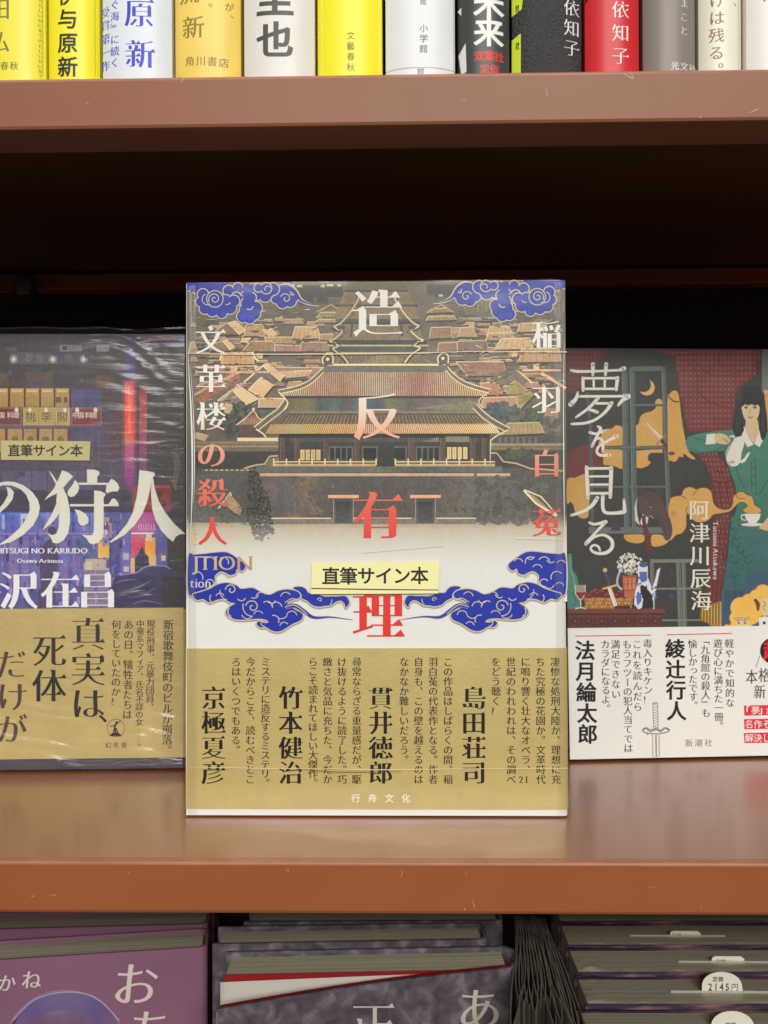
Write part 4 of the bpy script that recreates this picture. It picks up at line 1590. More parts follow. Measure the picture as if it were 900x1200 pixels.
# sleeve cuff, hand, teapot
Rr.poly([(828, 509), (838, 508), (838.5, 520), (827, 521)], (226, 218, 204))
Rr.poly([(838, 509), (846, 508), (852, 511), (856, 516), (853, 520), (848, 520.5), (838, 518)], (214, 184, 132), 2)
for k in range(3):
    Rr.line([(846 + k * 3, 513 + k), (851 + k * 2, 518 + k)], .6, (140, 104, 70))
Rr.line([(855, 512), (859, 511), (861, 516), (856, 524), (853, 528), (852, 534)], 1.6, (226, 220, 206), 4)
Rr.poly([(866, 511), (871, 514), (872, 521), (869, 530), (868, 540), (863, 546), (855, 545.5), (850.5, 538), (852, 528), (858, 518)], (226, 220, 206), 3)
Rr.poly([(867, 541), (872, 537), (876, 531), (879, 529.5), (878, 533), (873, 541), (869, 543)], (226, 220, 206))
Rr.line([(858, 519), (853, 529), (851, 538), (856, 545)], .7, (130, 122, 108), 4)
Rr.disc(858, 541.5, 3.4, (188, 176, 154), 1.8, k=12)
# neck, collar, hair, face
Rr.poly([(874, 492), (888, 492), (890, 508), (883, 520), (873, 506)], (214, 186, 140))
Rr.poly([(872, 499), (877, 512), (883, 521), (876, 524), (869, 512)], (228, 222, 208))
Rr.poly([(891, 502), (884, 520), (890, 524), (896, 512)], (228, 222, 208))
HAIR = [(867, 464), (872, 455), (880, 451.5), (888, 453), (893, 459), (897, 475), (899.5, 498), (897, 512), (893, 516), (890, 505), (889, 480), (870, 478), (870, 494), (872, 504), (866, 512), (860, 508), (858.5, 496), (863, 478)]
Rr.poly(HAIR, (50, 52, 50), 2)
Rr.poly([(869, 474), (872, 470), (886, 470), (890, 474), (889.5, 485), (885, 494), (879.5, 496.5), (874, 493), (870, 484)], (216, 192, 146), 2)
Rr.poly([(868, 478), (868, 466), (874, 460), (884, 460), (891, 468), (891, 478), (888, 474), (885, 475.5), (881, 473.5), (877, 475), (873, 473.5)], (46, 48, 46))
for x in (874.5, 884.5):
    Rr.line([(x - 2.4, 477.6), (x, 476.6), (x + 2.4, 477.4)], 1.0, (60, 50, 40), 3)
    Rr.disc(x, 478.2, 1.3, (48, 42, 38), .9, k=8)
    Rr.line([(x - 2.6, 474.8), (x + 2.4, 474.6)], .6, (96, 78, 58))
Rr.line([(876.6, 488.2), (879.5, 489.4), (882.8, 488.2)], 1.3, (176, 96, 78), 3)
Rr.line([(877.6, 490.6), (881.6, 490.6)], .6, (190, 150, 112))
for hx_ in (864, 866.5, 893.5, 895.5):
    Rr.line([(hx_ + 3, 462), (hx_, 484), (hx_ - .5, 506)], .5, (82, 84, 82), 3)
Rr.line([(879, 478), (878.2, 484), (880, 485)], .6, (160, 128, 92), 3)
# plume over the curtain, with the cup it rises from
Rr.poly(PL[1], ORG, 2)
Rr.line(catmull(PL[1], 4, True), .9, (104, 72, 40))
for pts in ([(817, 573), (815, 577), (812, 580)], [(806, 604), (804, 598), (806, 594)], [(798, 581), (804, 584)], [(862, 579), (866, 584), (873, 584)]):
    Rr.line(pts, .9, (120, 84, 44), 3 if len(pts) > 2 else 0)
Rr.poly([(785, 603), (789, 598), (794, 601), (790, 606)], (196, 142, 62))
Rr.poly([(872.5, 602), (891.5, 602), (890, 608), (886, 613), (877.5, 613), (874, 608)], (228, 224, 212))
Rr.line([(873, 604), (869.5, 603.5), (869, 608), (874, 610)], 1.3, (222, 216, 204), 4)
Rr.disc(882, 614.8, 13.5, (224, 218, 206), 1.9, k=24)
Rr.line([(870, 616.3), (882, 617.2), (894, 616.2)], .8, (130, 122, 108))
Rr.poly([(889, 619), (895, 612), (900, 606), (XR3, 604), (XR3, 622), (898, 622)], (212, 180, 130))
# tapir in a suit
TP = (88, 72, 68)
Rr.poly([(747, 582), (746, 592), (747, 604), (750, 616), (744, 610), (743.5, 594)], (206, 200, 186))
Rr.poly([(750, 612), (754, 600), (760, 606), (758, 616), (755, 612), (752, 616)], (214, 208, 194))
Rr.poly([(752, 604), (756.5, 604), (757, 612), (763, 632), (763.5, 646), (760, 650), (756, 646), (755, 630), (752.5, 612)], (98, 44, 44))
checks([(754, 612), (760, 612), (763, 646), (756, 646)], 2.6, 4, (128, 66, 62), 1.2, 2)
Rr.poly([(748, 588), (750, 580), (756, 577), (764, 576.5), (772, 581), (778, 590), (783, 602), (787.5, 616), (787.5, 626), (784, 633), (779, 632), (776, 622), (772, 612), (767, 606), (760, 606.5), (754, 603), (749, 598)], TP, 2)
Rr.poly([(749, 581), (748.5, 569.5), (753, 572), (757.5, 578)], (76, 62, 58))
Rr.poly([(766, 578), (769, 571), (773, 570.5), (772.5, 583)], (76, 62, 58))
Rr.disc(762.5, 595, 1.6, (50, 42, 40), k=8); Rr.disc(762.3, 594.7, .7, (220, 214, 200), k=6)
Rr.line([(754, 585), (760, 581), (768, 583)], .7, (62, 52, 50), 3)
Rr.line([(770, 606), (776, 614), (781, 628)], .7, (64, 54, 50), 3)
Rr.line([(761, 604), (766, 607.5)], .8, (200, 160, 120))
# smoke under the window
for p in ([(731, 627), (741, 626), (754, 626.5), (755, 634), (748, 637), (739, 636), (733, 633)], [(763.5, 627), (776, 627), (780, 633), (784, 633), (781, 637), (774, 640), (764, 640)]):
    Rr.poly(p, ORG, 2); Rr.line(catmull(p, 3, True), .7, (110, 76, 40))
# lower window with night sky
for pts, w in (([(764, 655), (765, 716)], 4.5), ([(794.5, 655), (797.5, 736)], 5), ([(801, 655), (802.5, 736)], 4.5)):
    Rr.line(pts, w, (116, 120, 110)); Rr.line([(pts[0][0] + 1, pts[0][1]), (pts[1][0] + 1, pts[1][1])], .8, (80, 84, 76))
for y, w in ((657.5, 4), (690, 2.2), (727, 2)):
    Rr.line([(764, y), (822, y - .4)], w, (124, 126, 116))
for k in range(9):
    x, y = 788 + random.uniform(-4, 4), 699 + random.uniform(-4, 4)
    Rr.line([(788, 699), (x, y)], [1.6, .3], (88, 62, 118))
for k in range(36):
    Rr.disc(random.uniform(768, 830), random.uniform(662, 732), random.uniform(.3, .8), random.choice([(96, 80, 120), (120, 70, 90), (140, 130, 120), (84, 84, 110)]), k=7)
# gold fringe
Rr.poly([(821, 712), (845.5, 704), (846, 738), (833, 736), (831, 731), (820, 727)], (150, 118, 50))
Rr.hold = True
for k in range(14):
    Rr.line([(821.5 + k * 1.75, 713 - k * .55), (821.2 + k * 1.75, 727 + k * .6)], 1.0, (204, 166, 72) if k % 2 else (116, 88, 40))
Rr.hold = False; Rr.n += 1
# curly heads
YL = (236, 184, 72)
for x, y, r in ((868, 712, 12), (863, 724, 8), (878, 706, 10), (886, 699, 8), (894, 694, 9), (880, 720, 12), (890, 712, 10), (860, 734, 5), (852, 736, 4), (872, 733, 9), (908, 696, 12)):
    Rr.disc(x, y, r + .8, (150, 106, 44), k=20)
for x, y, r in ((868, 712, 12), (863, 724, 8), (878, 706, 10), (886, 699, 8), (894, 694, 9), (880, 720, 12), (890, 712, 10), (860, 734, 5), (852, 736, 4), (872, 733, 9), (908, 696, 12)):
    Rr.disc(x, y, r, YL, k=20)
Rr.line([(884, 702), (888, 708), (888, 716)], [3, 5, 2], (112, 62, 42), 4)
Rr.poly([(862, 725), (877, 721), (879, 729), (876, 740), (863, 740)], (222, 196, 140))
for k in range(7):
    Rr.line([(861 + k * 2.6, 723.5 - k * .2), (863 + k * 2.5, 727)], .8, (150, 104, 44))
for x in (865.5, 873):
    Rr.disc(x, 730, 1.5, (72, 60, 60), 1.0, k=8); Rr.line([(x - 2.4, 727.6), (x + 2, 727)], .7, (110, 76, 44))
Rr.poly([(893, 702), (908, 700), (908, 720), (895, 722), (892, 714)], (224, 198, 142))
Rr.line([(894, 704), (897, 708), (894, 712), (897, 716)], .8, (110, 84, 60), 3)
Rr.poly([(889, 725), (895, 722), (906, 724), (906, 738), (890, 738)], (228, 226, 220))
Rr.disc(895.5, 730, 1.9, (92, 38, 40), k=10)
# still life on the table
Rr.poly([(665.5, 714), (779.5, 713), (776, 719.5), (775, 740), (666, 740)], (92, 48, 42))
Rr.rect(665.5, 713.5, 779, 718.5, (116, 64, 54), 1, 1)
Rr.line([(666, 719.5), (776, 719)], 1.2, (66, 36, 32))
for k in range(7):
    x = 674 + k * 15.6
    Rr.disc(x, 728, 3.2, (72, 38, 36), k=14); Rr.disc(x, 728, 1.5, (124, 84, 76), k=10)
    for q in range(5):
        Rr.line([(x - 6 + q * 3, 721), (x - 7 + q * 3.2, 724)], .7, (122, 74, 64))
    Rr.line([(x + 5, 724), (x + 8, 729), (x + 5, 733)], .9, (66, 36, 34), 3)
Rr.poly([(664.8, 649), (670, 649), (671, 668), (676, 675), (678.5, 688), (678.5, 711), (673, 713.5), (665, 713.5)], (72, 134, 118))
Rr.line([(668, 652), (668.5, 668), (672, 676), (674, 690)], 1.2, (112, 168, 150), 4)
Rr.line([(670, 694), (675, 704), (673, 710), (669, 708)], 1, (40, 84, 76), 4)
Rr.poly([(674, 685.5), (686, 685.5), (685.6, 696), (682, 702), (678, 702), (674.6, 696)], (150, 146, 136))
Rr.poly([(675, 694), (685.2, 694), (684, 699), (681.5, 702), (678, 702), (676, 699)], (140, 34, 34))
Rr.line([(674, 685.5), (674.4, 696), (679, 702.5), (682, 702.5), (685.6, 696), (686, 685.5)], .9, (214, 208, 194))
Rr.line([(680, 702), (680.5, 712)], 1.4, (214, 208, 194))
Rr.line([(674, 713.5), (681, 712), (687, 713.6)], 1.5, (206, 200, 186), 3)
Rr.poly([(684, 700), (742, 700), (740, 713.5), (686, 713.5)], (150, 98, 44))
Rr.hold = True
for k in range(15):
    for j in range(3):
        Rr.rect(685.5 + k * 3.7 + (j % 2) * 1.8, 701 + j * 4.1, 688 + k * 3.7 + (j % 2) * 1.8, 704 + j * 4.1, (202, 148, 76) if (k + j) % 3 else (176, 120, 58))
Rr.hold = False; Rr.n += 1
for k in range(17):
    x = 688 + k * 3.2
    y = 696 + 2.5 * math.sin(k * 1.9) - (2.5 if 2 < k < 6 else 0)
    Rr.disc(x, y, 3.4, lerp((132, 44, 46), (96, 30, 36), random.random()), k=12)
    Rr.disc(x - 1, y - 1, 1.0, (170, 84, 78), k=7)
for k in range(5):
    Rr.disc(722 + k * 3.6, 711.5, 2.4, (84, 38, 48), k=10)
Rr.line([(714, 689), (721.5, 710)], 4.2, (234, 230, 214)); Rr.line([(714.6, 689), (721.5, 709)], .8, (170, 160, 140))
Rr.line([(706.5, 690), (723, 685.5)], 2.2, (224, 176, 84), caps=True)
Rr.line([(709.5, 671.5), (714.5, 686)], [3.2, 4.6], (92, 56, 100)); Rr.disc(709, 668, 2.6, (206, 168, 120), k=12)
Rr.line([(727, 668), (723.5, 678), (724, 686), (729, 691)], 2.4, (176, 180, 208), 4)
Rr.poly([(729.5, 675), (746, 674.5), (745, 681), (746, 684), (743.5, 693), (742, 702), (732, 700), (731, 692), (729.8, 684)], (190, 100, 62))
for y in (676.5, 684.5, 692):
    Rr.line([(730, y), (745.5, y - .6)], 1.0, (132, 62, 40))
for x in (733, 738, 743):
    Rr.line([(x, 677), (x, 691)], .9, (222, 142, 104))
for k in range(150):
    a, r = random.uniform(0, 6.28), random.random() ** .6
    Rr.disc(738 + 15 * r * math.cos(a), 661 + 12.5 * r * math.sin(a), random.uniform(.9, 1.6), random.choice([(236, 232, 222), (214, 208, 196), (190, 184, 168), (226, 220, 204)]), k=8)
for k in range(7):
    Rr.line([(731 + k * 2, 673), (732.5 + k * 1.9, 670)], .9, (70, 110, 64))
PB = (84, 104, 178)
Rr.poly([(747, 664), (757, 659), (759, 664), (759, 676), (764, 690), (757, 700), (753, 712), (748, 714), (743, 708), (744, 694), (748, 680)], (222, 222, 224))
Rr.poly([(764, 690), (768, 678), (770, 668), (774, 665), (772.5, 672), (769.5, 686), (767, 702), (764, 704), (758, 694)], (222, 222, 224))
for k in range(34):
    Rr.disc(random.choice([random.uniform(746, 758), random.uniform(763, 769)]), random.uniform(676, 706), random.uniform(.7, 1.7), lerp(PB, (60, 80, 150), random.random()), k=8)
Rr.poly([(749, 670), (758, 670), (758.5, 680), (753, 683), (750, 678)], PB)
Rr.poly([(745, 698), (751, 694), (752, 704), (747, 710)], PB)
Rr.disc(754, 662, 5, (70, 80, 140), 3, k=14)
Rr.poly([(750, 687), (753, 685), (755.5, 687.5), (758, 685.5), (758.5, 690), (764, 697), (766, 712), (752, 713.5), (753.5, 702), (750.5, 693)], (44, 42, 42))
Rr.line([(766, 700), (766.3, 714)], 1.0, (214, 214, 216))
Rr.build('illustration', M_ART2, cover3)

# white band
zt3 = float(FR([(780, 734.8)])[0][1])
M_WBAND = plain('white_band_paper', (232, 230, 224), 0.5, 0.35, 0.02, 60)
band3 = band(rbook, W3, D3, 0.002, 0.0002, zt3, M_WBAND, 0.00028)
# the printed title: even strokes with rounded ends
RT = Art(FR, 2.4e-4)
TC = (230, 226, 212)


def strokes(art, L, w, col, off=(0, 0)):
    for pts in L:
        ww = w
        if isinstance(pts, tuple):
            pts, ww = pts
        if np.isscalar(ww):
            art.line([(x + off[0], y + off[1]) for x, y in pts], ww, col, 5 if len(pts) > 2 else 0, caps=True)
        else:
            art.line([(x + off[0], y + off[1]) for x, y in pts], ww, col, 5 if len(pts) > 2 else 0, caps=True)
    art.n += 1


YUME = [([(669.5, 434.2), (678, 435.4), (700, 435), (728, 433.8)], [3.4, 3.2, 2.8, 2.8]), ([(725, 434), (731, 431.8)], [3, 5.4]), ([(694.6, 427), (694.6, 439.5)], [4.8, 3.2]), ([(710.2, 427), (709.4, 439.5)], [4.8, 3.2]),
        ([(683, 443), (683.2, 457.5)], 3.6), ([(683, 443.4), (723, 443.2)], 2.8), ([(723.4, 443), (722, 457)], [4.4, 3.4]), ([(684, 455.8), (722, 455.8)], 2.8),
        ([(695.6, 444), (695.6, 455)], 2.6), ([(708.6, 444), (708.4, 455)], 2.6),
        ([(676.8, 460), (675, 467), (668.5, 474)], [2.6, 4.2, 5.6]), ([(678, 464.6), (733, 464.4)], 3.0), ([(731, 464), (736, 464.4)], [3.4, 6]), ([(736, 465.5), (729.5, 469), (724.5, 474.8)], [5, 4, 3.2]),
        ([(700.5, 467), (690, 478), (675, 489)], [4.2, 3.4, 2.8]), ([(696, 472.8), (714, 472.8)], 3.0), ([(716.5, 472.6), (710, 482), (699, 491), (686, 495.8), (669.8, 497)], [4.8, 3.6, 3.2, 3.2, 3.2]), ([(689, 480), (694, 481), (699.5, 483)], [3, 3.4, 4.4])]
strokes(RT, YUME, 3, TC)
WO = [([(691, 506.8), (699, 508.4), (708.5, 504.6)], [3.4, 3.0, 3.0]), ([(701, 500), (703.6, 503), (699, 512), (693.6, 523)], [3.2, 4, 3.2, 3.4]), ([(695, 519), (700, 513.8), (704.6, 515), (706.4, 521), (706.2, 529)], [2.6, 3, 3.4, 3.2, 3.2]),
      ([(722.5, 511.4), (713, 516.4), (703, 522), (699.2, 528.5), (703, 533.4), (714, 533.2)], [4.8, 3.2, 2.8, 3.2, 3.4, 4.2])]
strokes(RT, WO, 3, TC)
MI = [([(687.2, 547.6), (688.8, 583.6)], 4.2), ([(687, 549.2), (715.5, 548.8)], 3), ([(716.2, 548.6), (715, 582.6)], [4.8, 4]), ([(690, 558.4), (714, 558.2)], 2.6), ([(690, 568), (714, 567.8)], 2.6), ([(690, 578.2), (714.6, 578)], 3.0),
      ([(699.6, 583.6), (694, 592), (684, 599), (669.6, 603.8)], [5, 4.2, 3.6, 3.2]), ([(706.4, 580), (706.2, 594), (709, 600.4), (718, 601.4), (730.5, 600), (731.6, 596), (731, 586)], [4.2, 4, 3.8, 3.6, 4.6, 4, 3])]
strokes(RT, MI, 3, TC)
RU = [([(691, 612.6), (697, 614.4), (709.6, 611.6)], [3.4, 3, 4.6]), ([(709, 612.6), (698, 624), (686.6, 637)], [3.6, 3, 4.4]), ([(686.6, 637.4), (696, 629.6), (707, 627), (716, 632.4), (717.2, 641), (711, 647.4), (701, 648.6), (694, 646), (692.2, 641.8), (696, 638.8), (701, 640.6), (702.8, 645)],
      [4.2, 3, 3, 4, 4.2, 4, 3.4, 3, 2.8, 2.6, 2.8, 2.6])]
strokes(RT, RU, 3, TC)
RT.build('title_lettering', M_INK, cover3)
RA = Art(FR, 2.4e-4)
for ch, x, y in zip('阿津川辰海', (819, 819.6, 820.2, 820.8, 821.4), (597.5, 624.5, 651, 677.5, 703.8)):
    RA.char(ch, x, y, 25, (232, 226, 212), 'fine')
RA.latin('Tatsumi Atsukawa', 611, 679.5, 835.4, 8.4, (226, 214, 206), 'serif', True)
RA.build('author_lettering', M_INK, cover3)

BR = Art(FR, 3.2e-4)
BK, RD = (38, 36, 34), (206, 70, 82)
BR.line([(674, 745.4), (762.5, 744.2)], 1.1, RD)
BR.line([(781, 743.9), (857.5, 742.2)], 1.1, RD)
BR.column('法月綸太郎', 685.5, 762, 24.5, 24, (28, 26, 26), 'heavy', .75)
for t_, x, y, n_, p_ in (('カラダになるよ。', 709, 755, 0, 10.75), ('満足できない', 721, 755, 0, 11.7), ('もうフツーの犯人当てでは', 734.6, 755, 0, 11.05), ('これを読んだら', 746.3, 755, 0, 12.2), ('毒入りキケン!', 758.5, 754, 0, 10.9),
                         ('愉しかったです。', 811.3, 754.6, 0, 10.3), ('「九角館の殺人」も', 826, 750.5, 0, 10.6), ('遊び心に満ちた一冊。', 841, 754, 0, 10.75), ('軽やかで知的な', 854.4, 754, 0, 11.6)):
    BR.column(t_, x, y, p_, 11.2, BK, 'fine', .14)
BR.column('綾辻行人', 790.8, 760, 24.3, 23.5, (28, 26, 26), 'heavy', .6)
BR.row('新潮社', 807, 870.5, 11.4, 9.6, (130, 126, 120), 'fine', -.1)
for x, y, r_ in ((905.5, 762.5, 15.2),):
    BR.disc(x, y, r_, (34, 30, 30), k=36)
BR.char('超', 906, 762, 24, (222, 40, 52), 'heavy')
BR.line([(890, 768), (888, 775), (885.5, 782)], .7, (90, 86, 82), 4)
BR.char('本', 880.5, 793, 18, (66, 62, 60), 'fine', sx=.8); BR.char('格', 895.5, 791, 18, (66, 62, 60), 'fine', sx=.8)
BR.char('新', 890, 810.5, 17.5, (66, 62, 60), 'fine', sx=.85)
for y0, t_ in ((826.8, '「夢」か'), (842.8, '名作そ'), (859, '解決し')):
    BR.quad((871.4, y0 - .2), (975, y0 - 2.2), (975, y0 + 9.6), (872, y0 + 11.8), (216, 52, 70))
    x = 877.6
    for ch in t_:
        if ch == '「':
            BR.char(ch, x - 4.4, y0 + 5.2, 10.6, (240, 236, 230), 'bold'); x += 7.4
        elif ch == '」':
            BR.char(ch, x - 1.2, y0 + 5, 10.6, (240, 236, 230), 'bold'); x += 6.6
        else:
            BR.char(ch, x, y0 + 5.6, 10.4, (240, 236, 230), 'gothic'); x += 10.2
    BR.n += 1
# pencil sketch of a dagger
for k in range(9):
    BR.line([(765.2 + (k % 2) * .3, 825 + k * 3.1), (770.6, 827.6 + k * 3.1)], .7, (120, 116, 112))
for pts, w in (([(764.8, 824), (765.6, 853)], .8), ([(770.5, 824), (771, 853)], .8), ([(764.5, 824), (770.6, 823.6)], 1.4), ([(752.5, 856), (757, 853), (762, 856.5), (768, 854), (774, 856.5), (779, 853), (784.5, 855.5)], 2.4),
               ([(752.5, 857), (757, 858.5), (768, 860), (779, 858.5), (784.5, 856.5)], 1.4), ([(764.6, 861), (764.8, 887)], .9), ([(768.4, 861), (768.8, 887)], 1.6), ([(772, 861), (772.4, 886.5)], .9)):
    BR.line(pts, w, (136, 132, 126), 3 if len(pts) > 2 else 0)
for k in range(26):
    x, y = random.uniform(753, 784), random.uniform(852.5, 860)
    BR.line([(x, y), (x + random.uniform(-2, 2), y + random.uniform(-2, 2))], .6, random.choice([(96, 92, 88), (176, 172, 166), (130, 126, 120)]))
BR.build('band_lettering', M_INK, band3)

# ================================================================== left book
LEAN2 = R(-2.4)
D2 = 0.024
loc, rz, W2 = place((217.6, 900.0), (0.0, 902.5), LEAN2, D2, 0.1345, 'right')
lbook = thing('book', 'shrink wrapped book with a purple neon street, large white title and gold band', 'book', loc, rz, LEAN2)
FL = Face(lbook)
H2 = float(FL([(110, 391.5)])[0][1])
M_PLUM = plain('plum_jacket_paper', (70, 62, 74), 0.42, 0.45, 0.08, 60)
cover2 = hard_book(lbook, W2, H2, D2, M_PLUM, 0.002)
def vivid(c, x, y):
    L = .3 * c[0] + .6 * c[1] + .1 * c[2]
    return tuple(max(0.0, L + (v - L) * 1.18) * .96 for v in c)


Q = Art(FL, 3e-5, vivid)
XL2 = -112
Q.rect(XL2, 392.5, 217, 714, lambda x, y: ramp(y, [(392, (74, 70, 76)), (440, (74, 66, 68)), (520, (88, 74, 92)), (590, (86, 78, 104)), (600, (82, 84, 152)), (650, (92, 92, 156)), (714, (78, 78, 142))]), 6, 40)
Q.rect(150, 392.5, 217, 600, lambda x, y: ramp(x, [(150, (74, 62, 84)), (172, (70, 60, 64)), (217, (72, 66, 62))]), 6, 8)
Q.rect(196, 600, 217, 714, (66, 62, 66), 2, 4)
Q.rect(174, 392.5, 217, 408, (58, 52, 76))
for x0, x1, y0, y1, c in ((70, 96, 404, 412, (134, 120, 128)), (113, 128, 404, 412, (146, 136, 156)), (12, 68, 413, 427, (92, 90, 96)), (69, 104, 413, 427, (84, 82, 90)), (148, 160, 394, 402, (70, 60, 106)), (174, 207, 393, 399, (118, 88, 98)),
                          (0, 10, 437, 452, (104, 82, 66)), (30, 62, 436, 454, (98, 80, 72)), (112, 128, 440, 455, (104, 66, 60))):
    Q.rect(x0, y0, x1, y1, c)
for x in (16, 62, 98):                                    # little lamps over the sign
    for r_, c in ((5.2, (128, 124, 124)), (3.6, (172, 168, 162)), (2.0, (226, 222, 212))):
        Q.disc(x, 421, r_, c, r_ * 1.1, k=14)
for ch, x in zip('歌舞伎', (34, 47, 80)):
    Q.char(ch, x, 420, 10, (122, 118, 122), 'gothic')
OC = (188, 148, 84)
for x0, x1 in ((XL2, -92), (-88, -64), (-60, -36), (-30, -8), (-6, 9.4), (12, 28), (30, 46), (48, 63), (65, 81)):
    Q.rect(x0, 455, x1, 477, lambda x, y: ramp(y, [(455, (206, 172, 112)), (462, OC), (477, (176, 138, 72))]), 1, 4)
    Q.rect(x0 + 2, 457, x1 - 2, 459.5, (226, 206, 160))
    Q.line([(x1 + .9, 454), (x1 + .9, 478)], 1.2, (66, 52, 48))
for x0, x1 in ((65.5, 71.5), (75, 79)):
    Q.rect(x0, 465, x1, 472, (112, 84, 64))
Q.rect(84, 455, 118, 477, (80, 76, 122), 3, 2)
Q.line([(101, 455), (101, 477)], .8, (62, 56, 92))
for x0, x1, c in ((XL2, 25.5, (122, 52, 54)), (27, 82, (190, 168, 92)), (83.5, 119, (126, 52, 54))):
    Q.rect(x0, 477.5, x1, 498.5, lerp(c, (214, 190, 170), .45))
    Q.rect(x0 + 1, 478.7, x1 - 1, 497.5, c, 2, 2)
for ch, x in zip('桃李閣', (36, 54.4, 73)):
    Q.char(ch, x, 488.4, 15.5, (240, 232, 190), 'heavy'); Q.n += 1
    Q.char(ch, x, 488.4, 14.5, (142, 104, 66), 'bold'); Q.n += 1
for ch, x in zip('中国料理', (88.5, 95, 103.5, 110)):
    Q.char(ch, x, 486.5, 7.6, (222, 198, 190), 'bold')
for ch, x in zip('国料理', (2, 12, 19)):
    Q.char(ch, x, 486.5, 7.6, (222, 198, 190), 'bold')
Q.n += 1
for x in (19.5, 35, 54, 76, 90.5, 112):
    for r_, c in ((2.6, (212, 196, 160)), (1.5, (248, 242, 220))):
        Q.disc(x, 480.5, r_, c, r_ * 1.3, k=10)
Q.rect(XL2, 499, 122, 501.5, (124, 96, 104))
for x0, x1 in ((-20, 6), (9, 26), (28, 43), (46, 61), (63, 79)):
    Q.rect(x0, 502.5, x1, 530, (186, 146, 90), 1, 2)
    Q.disc((x0 + x1) / 2, 515, 4, (140, 98, 66), k=12)
Q.rect(82, 500, 122, 525, (82, 74, 108), 2, 2)
for x in (96, 108, 116, 131):
    Q.line([(x, 500), (x, 560)], .8, (112, 96, 118))
# neon
nc = lambda x, y: ramp(y, [(440, (84, 62, 96)), (448, (206, 62, 62)), (460, (240, 66, 58)), (505, (236, 72, 58)), (516, (226, 130, 100)), (524, (190, 76, 128)), (560, (148, 62, 128)), (578, (98, 66, 116))])
nc2 = lambda x, y: ramp(y, [(450, (84, 62, 96)), (462, (168, 52, 58)), (500, (172, 56, 60)), (520, (150, 66, 102)), (550, (112, 66, 110))])
Q.rect(145, 404, 158, 447, (78, 62, 110), 2, 4)
Q.rect(143.5, 444, 160, 578, lambda x, y: lerp(nc(x, y), (72, 60, 78), .55), 4, 30)
Q.rect(146.5, 446, 157, 576, nc, 2, 30)
Q.rect(150, 452, 153.5, 508, (252, 112, 92), 1, 10)
Q.rect(163, 452, 172, 552, nc2, 2, 24)
Q.rect(172.5, 505, 188, 533, (84, 60, 62))
Q.rect(130, 478, 143, 540, (92, 62, 72), 2, 6)
for k in range(7):
    Q.line([(186 + k * 3.4, 521 + (k % 2)), (188 + k * 3.4, 524 - (k % 3))], .8, (140, 130, 128))
for k in range(8):
    Q.line([(185 + k * 3, 528.5), (187 + k * 3, 527 + (k % 3))], .7, (132, 122, 120))
Q.poly([(202, 530), (210, 532), (212, 548), (206, 572), (202, 570), (204, 548)], (92, 100, 92))
Q.line([(199, 562), (205, 566), (206, 574)], 2, (150, 100, 90), 3)
# wet street and shop fronts below
for k in range(10):
    x0 = -70 + k * 18
    Q.rect(x0, 552, x0 + 16, 596, lerp((104, 98, 132), (92, 84, 106), (k * 7 % 5) / 5), 1, 4)
Q.rect(XL2, 574, 150, 600, (70, 62, 84), 8, 2)
for k in range(11):
    x0 = -90 + k * 19.6
    Q.rect(x0, 601, x0 + 17.6, 625, lambda x, y: ramp(y, [(601, (96, 116, 206)), (612, (84, 98, 186)), (625, (98, 96, 178))]), 1, 4)
Q.rect(24, 602, 33, 622, (186, 198, 232)); Q.rect(2, 603, 6, 620, (150, 168, 224))
Q.line([(XL2, 626.5), (150, 625)], 1.3, (162, 128, 196))
for k in range(16):
    x0 = -80 + k * 15
    Q.rect(x0, 628, x0 + rnd.uniform(5, 13), rnd.uniform(680, 712), lerp((98, 92, 160), (124, 106, 168), rnd.random()), 1, 6)
for x0, x1, y0, y1, c in ((88, 112, 630, 652, (86, 96, 136)), (98, 128, 655, 668, (196, 178, 168)), (98, 128, 668, 712, (136, 122, 146)), (101, 108, 658, 668, (216, 200, 184)), (115, 130, 632, 654, (236, 180, 72)), (128, 141, 610, 676, (66, 72, 138)), (121, 128, 606, 640, (176, 150, 150)),
                          (143, 152, 622, 670, (104, 100, 176)), (144, 151, 648, 656, (178, 170, 204)), (145, 151, 664, 670, (206, 192, 190)), (154, 170, 626, 655, (206, 66, 104)), (157, 168, 600, 626, (196, 92, 162)), (170, 182, 630, 660, (236, 168, 84)),
                          (171, 178, 624, 634, (214, 206, 200)), (153, 160, 654, 671, (222, 180, 140)), (175, 183, 652, 668, (220, 190, 140)), (189, 194, 651, 657, (214, 214, 176)), (187, 191, 648, 651, (178, 96, 60))):
    Q.rect(x0, y0, x1, y1, c, 2, 3)
Q.poly([(163, 594), (178, 592), (184, 616), (182, 626), (154, 626), (152, 612)], (178, 84, 148))
for k in range(7):
    Q.line([(162 + k * 3, 614), (163 + k * 3, 621)], .9, (232, 170, 216))
Q.line([(154, 625), (180, 625)], 1.6, (246, 226, 232))
Q.rect(155, 568, 200, 600, (140, 48, 46), 3, 3)
for ch, x, y in (('酒', 186, 578), ('場', 190, 590)):
    Q.char(ch, x, y, 10, (96, 36, 36), 'bold')
for k in range(8):
    Q.line([(183 + k * 2, 569.5), (184 + k * 2, 571.5)], .8, (206, 120, 104))
for k in range(3):
    Q.line([(192 + k * 3, 600 - k), (198 + k * 4, 592 - k), (206 + k * 3, 590)], 1.2, (128, 78, 128), 3)
for k in range(4):
    x0 = 118 + k * 5
    Q.rect(x0, 613 + k % 2, x0 + 3.5, 630, ((224, 200, 90), (214, 196, 214), (176, 130, 150), (90, 84, 160))[k])
